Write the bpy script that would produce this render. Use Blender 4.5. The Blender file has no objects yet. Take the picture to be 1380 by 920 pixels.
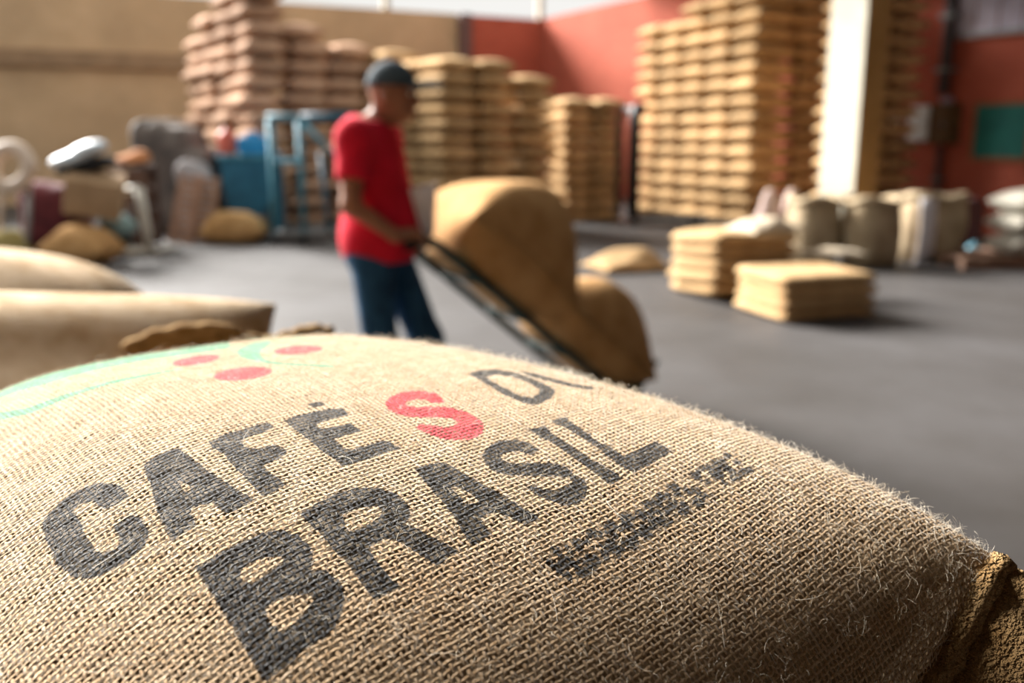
import bpy, math, random
import numpy as np
from mathutils import Vector, Matrix

random.seed(7)
rng = np.random.default_rng(11)
scene = bpy.context.scene
COL = scene.collection

# ------------------------------------------------------------------ camera
CAM_H = 1.4
F_PX = 1250.0
PITCH = math.atan((460 - 185) / F_PX)
cam_data = bpy.data.cameras.new('camera')
cam = bpy.data.objects.new('camera', cam_data)
COL.objects.link(cam)
cam.location = (0, 0, CAM_H)
cam.rotation_euler = (math.pi / 2 - PITCH, 0, 0)
cam_data.sensor_width = 36.0
cam_data.lens = 36.0 * F_PX / 1380.0
cam_data.clip_start = 0.02
cam_data.clip_end = 200
cam_data.dof.use_dof = True
cam_data.dof.focus_distance = 0.335
cam_data.dof.aperture_fstop = 7.0
scene.camera = cam

# ------------------------------------------------------------------ world, sun, exposure
world = bpy.data.worlds.new('overcast_sky')
scene.world = world
world.use_nodes = True
wn = world.node_tree.nodes
wn['Background'].inputs['Color'].default_value = (1.0, 0.985, 0.95, 1)
wn['Background'].inputs['Strength'].default_value = 0.78
sun_data = bpy.data.lights.new('sun_offscreen', 'SUN')
sun_data.energy = 19.5
sun_data.angle = math.radians(30)
sun_data.color = (1.0, 0.97, 0.93)
sun = bpy.data.objects.new('sun_offscreen', sun_data)
COL.objects.link(sun)
SUN_DIR = Vector((-0.64, 0.60, 0.48)).normalized()      # towards the sun
sun.rotation_euler = SUN_DIR.to_track_quat('Z', 'Y').to_euler()
sun.location = (-12, 6, 9)
scene.view_settings.view_transform = 'Standard'
scene.view_settings.look = 'None'
scene.view_settings.gamma = 1.0
scene.view_settings.use_curve_mapping = False
scene.view_settings.exposure = 0.25


# ------------------------------------------------------------------ helpers
def at(px, py, Y):
    """point of the place seen at pixel (px, py), Y metres in front of the camera"""
    cp, sp = math.cos(PITCH), math.sin(PITCH)
    a = (px - 690) / F_PX
    b = (460 - py) / F_PX
    dy = cp + b * sp
    dz = -sp + b * cp
    t = Y / dy
    return Vector((a * t, Y, CAM_H + dz * t))


def floor_at(px, py):
    cp, sp = math.cos(PITCH), math.sin(PITCH)
    b = (460 - py) / F_PX
    t = CAM_H / (sp - b * cp)
    return Vector(((px - 690) / F_PX * t, (cp + b * sp) * t, 0))


def tag(o, label=None, cat=None, group=None, kind=None):
    if label:
        o['label'] = label
    if cat:
        o['category'] = cat
    if group:
        o['group'] = group
    if kind:
        o['kind'] = kind
    return o


def empty(name, loc, rz=0.0, label=None, cat=None, group=None):
    o = bpy.data.objects.new(name, None)
    COL.objects.link(o)
    o.empty_display_size = 0.1
    o.location = loc
    o.rotation_euler = (0, 0, rz)
    return tag(o, label, cat, group)


def link(name, mesh, mat=None, parent=None, loc=None, rot=None):
    o = bpy.data.objects.new(name, mesh)
    COL.objects.link(o)
    if mat is not None and len(mesh.materials) == 0:
        mesh.materials.append(mat)
    if parent is not None:
        o.parent = parent
    if loc is not None:
        o.location = loc
    if rot is not None:
        o.rotation_euler = rot
    return o


def copy_tree(o, parent=None):
    c = o.copy()
    COL.objects.link(c)
    c.parent = parent
    for ch in o.children:
        copy_tree(ch, c)
    return c


class MB:
    """collects shapes for ONE mesh"""
    def __init__(self):
        self.v = []
        self.f = []

    def add(self, vs, fs):
        n = len(self.v)
        self.v += [tuple(p) for p in vs]
        self.f += [tuple(i + n for i in q) for q in fs]
        return self

    def box(self, c, s, rot=None, bev=0.0):
        sx, sy, sz = s[0] / 2, s[1] / 2, s[2] / 2
        b = min(bev, sx * .9, sy * .9, sz * .9)
        R = rot if rot is not None else Matrix.Identity(3)
        if b <= 0:
            vs = [(x * sx, y * sy, z * sz) for x in (-1, 1) for y in (-1, 1) for z in (-1, 1)]
            fs = [(0, 1, 3, 2), (4, 6, 7, 5), (0, 4, 5, 1), (2, 3, 7, 6), (0, 2, 6, 4), (1, 5, 7, 3)]
        else:
            import bmesh
            bm = bmesh.new()
            bmesh.ops.create_cube(bm, size=1.0)
            for q in bm.verts:
                q.co = Vector((q.co.x * 2 * sx, q.co.y * 2 * sy, q.co.z * 2 * sz))
            bmesh.ops.bevel(bm, geom=list(bm.edges), offset=b, segments=2, affect='EDGES', profile=0.5)
            bm.verts.index_update()
            vs = [tuple(q.co) for q in bm.verts]
            fs = [tuple(w.index for w in q.verts) for q in bm.faces]
            bm.free()
        return self.add([Vector(c) + R @ Vector(p) for p in vs], fs)

    def tube(self, pts, r, n=8, caps=True):
        pts = [Vector(p) for p in pts]
        rs = r if isinstance(r, (list, tuple)) else [r] * len(pts)
        vs, fs = [], []
        ref = None
        for i, p in enumerate(pts):
            d = (pts[min(i + 1, len(pts) - 1)] - pts[max(i - 1, 0)]).normalized()
            if ref is None:
                ref = Vector((0, 0, 1)) if abs(d.z) < .9 else Vector((1, 0, 0))
            a = (ref - d * ref.dot(d)).normalized()
            ref = a
            b = d.cross(a)
            for k in range(n):
                t = 2 * math.pi * k / n
                vs.append(p + (a * math.cos(t) + b * math.sin(t)) * rs[i])
        for i in range(len(pts) - 1):
            for k in range(n):
                k2 = (k + 1) % n
                fs.append((i * n + k, i * n + k2, (i + 1) * n + k2, (i + 1) * n + k))
        if caps:
            fs.append(tuple(range(n))[::-1])
            fs.append(tuple((len(pts) - 1) * n + k for k in range(n)))
        return self.add(vs, fs)

    def lathe(self, prof, n=20, c=(0, 0, 0), axis='Z', sq=2.0, sx=1.0, sy=1.0, cap=True):
        """prof: (radius, height) pairs; sq > 2 squares the section"""
        vs, fs = [], []
        for r, h in prof:
            for k in range(n):
                t = 2 * math.pi * k / n
                ct, st = math.cos(t), math.sin(t)
                m = (abs(ct) ** sq + abs(st) ** sq) ** (-1 / sq)
                x, y = r * m * ct * sx, r * m * st * sy
                p = (x, y, h) if axis == 'Z' else ((h, x, y) if axis == 'X' else (x, h, y))
                vs.append(Vector(c) + Vector(p))
        for i in range(len(prof) - 1):
            for k in range(n):
                k2 = (k + 1) % n
                fs.append((i * n + k, i * n + k2, (i + 1) * n + k2, (i + 1) * n + k))
        if cap:
            fs.append(tuple(range(n))[::-1])
            fs.append(tuple((len(prof) - 1) * n + k for k in range(n)))
        return self.add(vs, fs)

    def mesh(self, name, smooth=False):
        m = bpy.data.meshes.new(name)
        m.from_pydata([tuple(p) for p in self.v], [], self.f)
        if smooth:
            m.polygons.foreach_set('use_smooth', [True] * len(m.polygons))
        m.update()
        return m

    def build(self, name, mat, parent=None, smooth=False, loc=None, rot=None):
        return link(name, self.mesh(name, smooth), mat, parent, loc, rot)


def grid_mesh(name, P, closed_bottom=None, smooth=True):
    """mesh from an (n, m, 3) array of points; optional second grid sharing the rim closes it"""
    n, m = P.shape[:2]
    idx = np.arange(n * m).reshape(n, m)
    V = P.reshape(-1, 3)
    q = np.stack([idx[:-1, :-1], idx[1:, :-1], idx[1:, 1:], idx[:-1, 1:]], -1).reshape(-1, 4)
    if closed_bottom is not None:
        B = closed_bottom
        k = B.shape[0]
        l = B.shape[1]
        assert (k, l) == (n, m)
        ib = np.full((n, m), -1)
        inner = np.zeros((n, m), bool)
        inner[1:-1, 1:-1] = True
        ib[inner] = n * m + np.arange(inner.sum())
        ib[~inner] = idx[~inner]
        V = np.concatenate([V, B[inner]])
        q2 = np.stack([ib[:-1, :-1], ib[:-1, 1:], ib[1:, 1:], ib[1:, :-1]], -1).reshape(-1, 4)
        q = np.concatenate([q, q2])
    me = bpy.data.meshes.new(name)
    me.vertices.add(len(V))
    me.vertices.foreach_set('co', V.astype(np.float32).ravel())
    me.loops.add(q.size)
    me.loops.foreach_set('vertex_index', q.astype(np.int32).ravel())
    me.polygons.add(len(q))
    me.polygons.foreach_set('loop_start', np.arange(0, q.size, 4, dtype=np.int32))
    me.polygons.foreach_set('use_smooth', np.full(len(q), smooth))
    me.update()
    me.validate()
    return me


def vnoise(P, scale, seed=0):
    """cheap smooth pseudo-noise in -1..1 for an array of points"""
    r = np.random.default_rng(seed)
    out = np.zeros(P.shape[:-1])
    for k in range(5):
        w = r.normal(size=3) * scale
        out += np.sin(P @ w + r.uniform(0, 6.28))
    return out / 3.0


def pillow(name, L, W, T, p=2.6, q=0.5, n=16, m=12, flat=0.6, lump=0.02, seed=0, ear=0.03, sag=0.0, ps=None):
    """stuffed sack: L along x, W along y, resting with its underside at z = 0"""
    s = np.sin(np.linspace(-1, 1, n) * math.pi / 2)
    t = np.sin(np.linspace(-1, 1, m) * math.pi / 2)
    S, Tt = np.meshgrid(s, t, indexing='ij')
    g = (np.maximum(1 - np.abs(S) ** p, 0) ** q) * (np.maximum(1 - np.abs(Tt) ** p, 0) ** q)
    k = 1 - 0.05 * Tt ** 2
    X = S * L / 2 * (1 - 0.05 * (1 - np.abs(Tt) ** 2) * 0 - 0.03 * (1 - Tt ** 2) + ear * (np.abs(S * Tt) ** 6))
    Y = Tt * W / 2 * (1 - 0.04 * (1 - S ** 2) * 0 + 0.02 * (1 - S ** 2) + ear * (np.abs(S * Tt) ** 6))
    hb, ht = T * (1 - flat), T * flat
    rim = hb + 0.03 * T * np.sin(5 * S + seed) * (1 - g)
    top = np.stack([X, Y, rim + ht * g], -1)
    bot = np.stack([X, Y, rim - hb * np.minimum(g * 1.35, 1)], -1)
    if sag:
        top[..., 2] -= sag * S ** 2
        bot[..., 2] -= sag * S ** 2
    nz = vnoise(np.stack([S, Tt, S * 0], -1), 3.0, seed)
    top[..., 2] += lump * T * 4 * nz * g
    bot[..., 2] = np.maximum(bot[..., 2], bot[..., 2].min())
    e = np.zeros((n, m), bool)
    e[0] = e[-1] = True
    e[:, 0] = e[:, -1] = True
    bot[e] = top[e]
    return grid_mesh(name, top, bot)


# signed-distance shapes, meshed as one continuous surface
class SDF:
    def __init__(self, lo, hi, vox):
        self.lo = np.array(lo, float)
        self.vox = vox
        self.n = np.ceil((np.array(hi) - self.lo) / vox).astype(int) + 1
        self.d = np.full(self.n, 1.0, np.float32)

    def _sub(self, lo, hi):
        a = np.clip(np.floor((np.array(lo) - self.lo) / self.vox).astype(int), 0, self.n)
        b = np.clip(np.ceil((np.array(hi) - self.lo) / self.vox).astype(int) + 1, 0, self.n)
        sl = tuple(slice(i, j) for i, j in zip(a, b))
        ax = [self.lo[k] + self.vox * np.arange(a[k], b[k]) for k in range(3)]
        return sl, np.stack(np.meshgrid(*ax, indexing='ij'), -1).astype(np.float32)

    def _merge(self, sl, nd, k):
        d = self.d[sl]
        if k <= 0:
            self.d[sl] = np.minimum(d, nd)
        else:
            h = np.maximum(k - np.abs(d - nd), 0) / k
            self.d[sl] = np.minimum(d, nd) - h * h * k * 0.25

    def cap(self, a, b, ra, rb, k=0.02, cut=None):
        a, b = np.array(a, float), np.array(b, float)
        R = max(ra, rb) + k + 2 * self.vox
        sl, P = self._sub(np.minimum(a, b) - R, np.maximum(a, b) + R)
        if P.size == 0:
            return self
        ab = b - a
        h = np.clip(((P - a) @ ab) / max(ab @ ab, 1e-9), 0, 1)
        d = np.linalg.norm(P - a - h[..., None] * ab, axis=-1) - (ra + (rb - ra) * h)
        if cut is not None:
            d = np.maximum(d, (P - np.array(cut[0])) @ np.array(cut[1]))
        self._merge(sl, d, k)
        return self

    def ell(self, c, r, k=0.02, R=None):
        c, r = np.array(c, float), np.array(r, float)
        M = max(r) + k + 2 * self.vox
        sl, P = self._sub(c - M, c + M)
        q = P - c
        if R is not None:
            q = q @ np.array(R)            # columns of R are the axes
        k0 = np.linalg.norm(q / r, axis=-1)
        k1 = np.linalg.norm(q / (r * r), axis=-1) + 1e-9
        self._merge(sl, k0 * (k0 - 1) / k1, k)
        return self

    def rbox(self, c, h, rad, k=0.02, R=None):
        c, h = np.array(c, float), np.array(h, float)
        M = np.linalg.norm(h) + k + 2 * self.vox
        sl, P = self._sub(c - M, c + M)
        q = P - c
        if R is not None:
            q = q @ np.array(R)
        q = np.abs(q) - (h - rad)
        d = np.linalg.norm(np.maximum(q, 0), axis=-1) + np.minimum(q.max(-1), 0) - rad
        self._merge(sl, d, k)
        return self

    def cut(self, p, nrm):
        sl, P = self._sub(self.lo, self.lo + self.vox * (self.n - 1))
        self.d[sl] = np.maximum(self.d[sl], (P - np.array(p)) @ np.array(nrm))
        return self

    def mesh(self, name, relax=2):
        d = self.d
        s = d < 0
        c = s[:-1, :-1, :-1].astype(np.int8)
        tot = np.zeros(c.shape, np.int8)
        for i in (0, 1):
            for j in (0, 1):
                for k in (0, 1):
                    tot += s[i:s.shape[0] - 1 + i, j:s.shape[1] - 1 + j, k:s.shape[2] - 1 + k]
        act = (tot > 0) & (tot < 8)
        idx = np.full(act.shape, -1)
        idx[act] = np.arange(act.sum())
        A = np.argwhere(act)
        acc = np.zeros((len(A), 3))
        cnt = np.zeros(len(A))
        corners = [(i, j, k) for i in (0, 1) for j in (0, 1) for k in (0, 1)]
        for a in corners:
            for ax in range(3):
                if a[ax] == 0:
                    b = list(a)
                    b[ax] = 1
                    da = d[A[:, 0] + a[0], A[:, 1] + a[1], A[:, 2] + a[2]]
                    db = d[A[:, 0] + b[0], A[:, 1] + b[1], A[:, 2] + b[2]]
                    x = (da < 0) != (db < 0)
                    t = np.where(x, da / np.where(da == db, 1, da - db), 0)
                    pos = np.array(a, float) + np.zeros((len(A), 3))
                    pos[:, ax] += t
                    acc[x] += pos[x]
                    cnt[x] += 1
        V = (A + acc / cnt[:, None]) * self.vox + self.lo
        quads = []
        for ax in range(3):
            o1, o2 = [k for k in range(3) if k != ax]
            sl0 = [slice(1, -1)] * 3
            a0 = [slice(1, -1)] * 3
            a1 = [slice(1, -1)] * 3
            a0[ax] = slice(0, -1)
            a1[ax] = slice(1, None)
            x0, x1 = s[tuple(a0)], s[tuple(a1)]
            e = np.argwhere(x0 != x1)
            if len(e) == 0:
                continue
            base = e.copy()
            base[:, o1] += 1
            base[:, o2] += 1
            fl = x0[tuple(e.T)]
            def cell(d1, d2):
                q = base.copy()
                q[:, o1] -= d1
                q[:, o2] -= d2
                return idx[tuple(q.T)]
            Q = np.stack([cell(1, 1), cell(0, 1), cell(0, 0), cell(1, 0)], -1)
            if ax == 1:
                fl = ~fl
            Q[~fl] = Q[~fl][:, ::-1]
            quads.append(Q)
        Q = np.concatenate(quads)
        Q = Q[(Q >= 0).all(1)]
        for _ in range(relax):
            sm = np.zeros_like(V)
            ct = np.zeros(len(V))
            for a, b in ((0, 1), (1, 2), (2, 3), (3, 0)):
                np.add.at(sm, Q[:, a], V[Q[:, b]])
                np.add.at(ct, Q[:, a], 1)
                np.add.at(sm, Q[:, b], V[Q[:, a]])
                np.add.at(ct, Q[:, b], 1)
            V = 0.5 * V + 0.5 * sm / np.maximum(ct, 1)[:, None]
        me = bpy.data.meshes.new(name)
        me.from_pydata(V.tolist(), [], Q.tolist())
        me.polygons.foreach_set('use_smooth', [True] * len(me.polygons))
        me.update()
        return me


# ------------------------------------------------------------------ materials
class NT:
    """small helper for node graphs"""
    def __init__(self, mat):
        mat.use_nodes = True
        self.t = mat.node_tree
        self.b = self.t.nodes['Principled BSDF']

    def n(self, kind, **kw):
        o = self.t.nodes.new(kind)
        for k, v in kw.items():
            setattr(o, k, v)
        return o

    def l(self, a, b):
        self.t.links.new(a, b)

    def val(self, x, sock):
        if hasattr(x, 'is_linked') or isinstance(x, bpy.types.NodeSocket):
            self.l(x, sock)
        else:
            sock.default_value = x

    def m(self, op, a, b=None, c=None, clamp=False):
        o = self.n('ShaderNodeMath', operation=op)
        o.use_clamp = clamp
        self.val(a, o.inputs[0])
        if b is not None:
            self.val(b, o.inputs[1])
        if c is not None:
            self.val(c, o.inputs[2])
        return o.outputs[0]

    def mix(self, f, a, b):
        o = self.n('ShaderNodeMix', data_type='RGBA')
        self.val(f, o.inputs[0])
        self.val(a if not isinstance(a, tuple) else (*a, 1), o.inputs[6])
        self.val(b if not isinstance(b, tuple) else (*b, 1), o.inputs[7])
        return o.outputs[2]

    def noise(self, vec, scale, detail=3, rough=.55):
        o = self.n('ShaderNodeTexNoise')
        if vec is not None:
            self.l(vec, o.inputs['Vector'])
        o.inputs['Scale'].default_value = scale
        o.inputs['Detail'].default_value = detail
        o.inputs['Roughness'].default_value = rough
        return o.outputs['Fac']

    def ramp(self, f, lo, hi):
        o = self.n('ShaderNodeMapRange')
        self.l(f, o.inputs[0])
        o.inputs[1].default_value = lo
        o.inputs[2].default_value = hi
        return o.outputs[0]

    def bump(self, h, strength, dist):
        o = self.n('ShaderNodeBump')
        self.l(h, o.inputs['Height'])
        o.inputs['Strength'].default_value = strength
        o.inputs['Distance'].default_value = dist
        self.l(o.outputs[0], self.b.inputs['Normal'])


MATS = {}


def mat(name, c1, c2=None, scale=6.0, rough=.7, bump=0.0, bscale=60.0, metal=0.0, spec=.3, lo=.35, hi=.65, rnd=0.0, coords='Object'):
    if name in MATS:
        return MATS[name]
    m = bpy.data.materials.new(name)
    MATS[name] = m
    g = NT(m)
    tc = g.n('ShaderNodeTexCoord').outputs[coords]
    c2 = c2 or tuple(x * .8 for x in c1)
    f = g.ramp(g.noise(tc, scale), lo, hi)
    col = g.mix(f, c2, c1)
    if rnd:
        oi = g.n('ShaderNodeObjectInfo').outputs['Random']
        hs = g.n('ShaderNodeHueSaturation')
        g.l(col, hs.inputs['Color'])
        g.l(g.m('MULTIPLY_ADD', oi, 2 * rnd, 1 - rnd), hs.inputs['Value'])
        col = hs.outputs[0]
    g.l(col, g.b.inputs['Base Color'])
    g.b.inputs['Roughness'].default_value = rough
    g.b.inputs['Metallic'].default_value = metal
    g.b.inputs['Specular IOR Level'].default_value = spec
    if bump:
        g.bump(g.noise(tc, bscale, 2), bump, .01)
    return m


M_BURLAP = mat('burlap', (.58, .39, .205), (.42, .26, .12), 7, .95, .4, 90, spec=.1, rnd=.22)
M_BURLAP_SUNLIT = mat('burlap_sunlit', (.74, .63, .48), (.60, .48, .34), 7, .95, .4, 90, spec=.1, rnd=.15)  # burlap with sunlight put into its colour
M_BURLAP_GOLD = mat('burlap_gold', (.52, .31, .135), (.40, .22, .085), 9, .95, .4, 220, spec=.1)
M_BURLAP_RED = mat('burlap_reddish', (.56, .36, .24), (.42, .25, .16), 6, .95, .4, 90, spec=.1, rnd=.2)
M_SKIN = mat('skin', (.30, .13, .07), (.24, .10, .055), 10, .55)
M_SHIRT = mat('red_cotton', (.62, .012, .035), (.46, .008, .022), 9, .9, .5, 25, spec=.15)
M_JEANS = mat('blue_denim', (.025, .085, .17), (.012, .04, .085), 8, .9, .4, 120, spec=.15)
M_CAP = mat('dark_cap_cloth', (.05, .07, .085), (.03, .045, .055), 20, .85)
M_SHOE = mat('dark_shoe_leather', (.04, .03, .025), None, 20, .6)
M_EYE = mat('eye_white', (.7, .68, .62), None, 5, .3)
M_DARK = mat('dark_pupil', (.01, .008, .006), None, 5, .3)
M_GREENSTEEL = mat('dark_green_steel', (.012, .03, .028), (.02, .045, .04), 14, .45, metal=.2)
M_TYRE = mat('black_rubber', (.012, .012, .012), None, 20, .8)
M_BLUEHUB = mat('pale_blue_hub', (.32, .52, .72), (.25, .42, .62), 10, .5)
M_WHITECLOTH = mat('white_cloth', (.85, .83, .86), (.62, .6, .62), 8, .9)
M_TEAL = mat('teal_painted_steel', (.10, .30, .38), (.06, .20, .27), 9, .5, metal=.1)
M_TEALDARK = mat('dark_teal_steel', (.03, .12, .18), (.02, .08, .12), 9, .5)
M_BLUETUB = mat('blue_steel_sheet', (.025, .14, .22), (.015, .09, .15), 5, .5)
M_BLUE = mat('bright_blue_plastic', (.03, .27, .55), None, 5, .45)
M_REDPLASTIC = mat('red_orange_plastic', (.72, .14, .09), None, 5, .45)
M_TARP = mat('grey_brown_tarpaulin', (.17, .14, .12), (.07, .06, .055), 2.2, .7, .6, 9)
M_TARPLIGHT = mat('pale_grey_tarpaulin', (.45, .42, .42), (.22, .21, .21), 3, .7, .5, 12)
M_WOOD = mat('weathered_wood', (.40, .25, .17), (.26, .15, .10), 8, .8, .3, 40)
M_CREAM = mat('cream_paint', (.58, .54, .43), (.50, .46, .36), 3, .7)
M_GOLDPAINT = mat('ochre_paint', (.42, .25, .09), (.34, .19, .06), 3, .7)
M_CARD = mat('brown_cardboard', (.42, .28, .16), (.34, .22, .12), 4, .9)
M_MAROON = mat('maroon_cloth', (.12, .025, .03), (.07, .015, .02), 6, .9)
M_BEIGE = mat('beige_plastic', (.60, .48, .38), (.48, .37, .28), 8, .6)
M_WHITEPAINT = mat('off_white_paint', (.68, .66, .58), (.52, .5, .43), 8, .6)
M_WHITEBAG = mat('white_plastic_film', (.74, .82, .88), (.58, .68, .76), 8, .35)
M_ORANGERAG = mat('orange_rag', (.60, .27, .12), (.45, .2, .09), 8, .9)
M_GREYSTEEL = mat('grey_steel', (.30, .30, .29), (.2, .2, .2), 12, .5, metal=.3)
M_BLACKSTEEL = mat('black_steel', (.02, .022, .022), None, 12, .5)
M_PIPE = mat('dark_conduit', (.09, .07, .07), None, 12, .5)
M_BROWNBOX = mat('brown_enclosure', (.16, .10, .045), (.10, .055, .025), 8, .6)
M_WHITEBOX = mat('grey_white_enclosure', (.80, .84, .82), (.7, .75, .73), 8, .5)
M_LILAC = mat('pale_lilac_plastic', (.52, .46, .58), None, 8, .5)
M_BOARD = mat('green_board', (.015, .17, .14), (.01, .12, .10), 3, .6)
M_BOARDFRAME = mat('brick_toned_wood', (.33, .14, .06), None, 8, .7)
M_GLASS = mat('milky_window_glass', (.62, .58, .68), (.5, .46, .56), 3, .2)
M_BIGBAG = mat('dusty_woven_bag', (.46, .36, .23), (.30, .22, .13), 4, .95, .4, 60)
M_PINKBAG = mat('pale_pink_cloth', (.62, .47, .42), (.5, .36, .31), 6, .9)
M_BEANS = mat('green_coffee_beans', (.36, .27, .16), (.22, .15, .08), 70, .7, .8, 90)


def wall_mat(name, c1, c2, mortar):
    m = bpy.data.materials.new(name)
    g = NT(m)
    tc = g.n('ShaderNodeTexCoord').outputs['Object']
    mp = g.n('ShaderNodeMapping')
    g.l(tc, mp.inputs[0])
    mp.inputs['Rotation'].default_value = (math.pi / 2, 0, 0)
    br = g.n('ShaderNodeTexBrick')
    g.l(mp.outputs[0], br.inputs['Vector'])
    br.inputs['Scale'].default_value = 1.0
    br.inputs['Brick Width'].default_value = .24
    br.inputs['Row Height'].default_value = .075
    br.inputs['Mortar Size'].default_value = .006
    br.inputs['Color1'].default_value = (*c1, 1)
    br.inputs['Color2'].default_value = (*c2, 1)
    br.inputs['Mortar'].default_value = (*mortar, 1)
    f = g.ramp(g.noise(tc, .7, 5, .6), .35, .7)
    col = g.mix(g.m('MULTIPLY', f, .55), br.outputs['Color'], tuple(x * .55 for x in c1))
    g.l(col, g.b.inputs['Base Color'])
    g.b.inputs['Roughness'].default_value = .9
    g.b.inputs['Specular IOR Level'].default_value = .15
    g.bump(br.outputs['Fac'], .3, .005)
    g.t.nodes[-1].invert = True
    return m


M_TANWALL = wall_mat('tan_brick_wall', (.66, .47, .28), (.60, .42, .24), (.56, .43, .29))
M_REDWALL = wall_mat('red_brick_wall', (.52, .125, .075), (.45, .10, .06), (.42, .15, .10))


def floor_mat():
    m = bpy.data.materials.new('worn_concrete')
    g = NT(m)
    tc = g.n('ShaderNodeTexCoord').outputs['Object']
    a = g.ramp(g.noise(tc, .5, 6, .6), .35, .68)
    b = g.ramp(g.noise(tc, 2.6, 6, .65), .38, .66)
    c = g.mix(a, (.046, .041, .037), (.088, .084, .084))
    c = g.mix(g.m('MULTIPLY', b, .5), c, (.036, .031, .027))
    g.l(c, g.b.inputs['Base Color'])
    g.l(g.m('MULTIPLY_ADD', b, .2, .52), g.b.inputs['Roughness'])
    g.b.inputs['Specular IOR Level'].default_value = .28
    g.bump(g.noise(tc, 30, 4), .15, .01)
    return m


M_FLOOR = floor_mat()

# ------------------------------------------------------------------ structure
AX = Vector((.89, .456, 0))          # along the left (far) wall, towards the right
BX = Vector((-.456, .89, 0))         # along the right wall, away from the camera
YAW = math.atan2(.456, .89)
CORNER = Vector((.77, 25.43, 0))
WALL_H = 4.4


def struct(o):
    return tag(o, kind='structure')


f = MB()
f.box((0, 8, -.1), (60, 60, .2))
struct(f.build('floor', M_FLOOR))

# the far left wall: object frame runs along AX
def wall(name, origin, yaw, x0, x1, h, m, t=.25):
    b = MB()
    b.box(((x0 + x1) / 2, t / 2, h / 2), (x1 - x0, t, h))
    o = b.build(name, m, loc=origin, rot=(0, 0, yaw))
    return struct(o)


POST_X = -2.25
wall('wall_left', CORNER, YAW, -26, POST_X, WALL_H, M_TANWALL)
wall('wall_back', CORNER, YAW, POST_X, .25, WALL_H, M_REDWALL)
# right wall: frame along -BX (towards the camera), faces the room
wall('wall_right', CORNER + Vector((0, 0, 0)), YAW - math.pi / 2, 0, 30, WALL_H + 1.2 * 0, M_REDWALL)
b = MB()
b.box((POST_X, -.12, WALL_H / 2), (.30, .26, WALL_H), bev=.02)
struct(b.build('trim_1', mat('dark_column_paint', (.16, .09, .08), None, 5, .7), loc=CORNER, rot=(0, 0, YAW)))
# projecting darker brown band along the tan wall
b = MB()
b.box(((POST_X - 26) / 2, -.07, 3.0), (POST_X + 26, .14, .34), bev=.01)
struct(b.build('trim_4', mat('brown_band', (.36, .24, .14), None, 3, .85), loc=CORNER, rot=(0, 0, YAW)))
# thin posts standing in the open clerestory above the walls
for i, (xx, hh) in enumerate(((-4.25, .9), (-.02, .9))):
    b = MB()
    b.box((xx, .05, WALL_H + hh / 2), (.16, .16, hh), bev=.01)
    struct(b.build('trim_%d' % (i + 2), M_CREAM, loc=CORNER, rot=(0, 0, YAW)))


# unseen slabs and rear walls, added to shade the camera side and the right side
M_SHADE_SLAB = mat('dark_shading_slab', (.12, .075, .04), None, 2, .9)
b = MB()
b.box((8.0, -2.5, 3.75), (19.0, 11.4, .15))
b.box((-8.3, -3.5, 3.75), (13.6, 9.4, .15))
struct(b.build('shade_ceiling', M_SHADE_SLAB))
b = MB()
b.box((10.9, 12.1, 5.1), (18.4, 19.8, .15))
struct(b.build('shade_ceiling_right', M_SHADE_SLAB))
b = MB()
b.box((0, -8.2, 1.9), (34, .25, 3.8))
b.box((-15, -4.3, 1.9), (.25, 7.8, 3.8))
struct(b.build('shade_wall_rear', M_TANWALL))  # unseen walls, added to block the sky behind the camera


# window high in the right wall: frame + panes
def on_right_wall(px, py):
    """point on the inner face of the right wall seen at a pixel"""
    n = AX
    o = Vector((0, 0, CAM_H))
    d = at(px, py, 1.0) - o
    t = (CORNER - o).dot(n) / d.dot(n)
    return o + d * t


RW_ROT = YAW - math.pi / 2
pc = on_right_wall(1350, 10)
wr = empty('window_1', pc - AX * .02, RW_ROT)
struct(wr)
W0, H0 = 1.5, .62
MB().box((0, -.03, -.02 + H0 / 2 + .03), (W0 + .12, .06, .06)).box((0, -.03, -H0 / 2 - .03), (W0 + .12, .06, .06)) \
    .box((-W0 / 2 - .03, -.03, 0), (.06, .06, H0)).box((W0 / 2 + .03, -.03, 0), (.06, .06, H0)).build('window_frame', M_GREYSTEEL, wr)
for k in range(4):
    MB().box((-W0 / 2 + W0 * (k + .5) / 4, -.02, 0), (W0 / 4 - .03, .012, H0)).build('pane', M_GLASS, wr)

# square pillar with a cream and an ochre face
PIL = Vector((4.12, 11.3, 0))
pil = empty('pillar', PIL, YAW)
struct(pil)
pil['label'] = 'square pillar with a cream face and an ochre face'
PH = 5.02
MB().box((-.0, .28, PH / 2), (.02, .56, PH), bev=.004).build('cream_face', M_CREAM, pil)
MB().box((.2, .28, PH / 2), (.382, .556, PH), bev=.015).build('pillar_core', M_GOLDPAINT, pil)

# ------------------------------------------------------------------ the printed coffee sack in the foreground
# sack frame: u along the printed lines, v up the print (metres); fitted to the sack that stands there
SK = dict(o=(-0.08317, 0.23996, 1.09755), yaw=0.86755, tu=0.22341, tv=-0.19645, a=0.23924, b=0.39936, T=0.22809,
          p=1.65618, q=0.42024, cu=0.02592, cv=0.29081, po=(0.06566, 0.21428, 0.06129, 0.36925, 0.12115, -0.07148))


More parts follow.
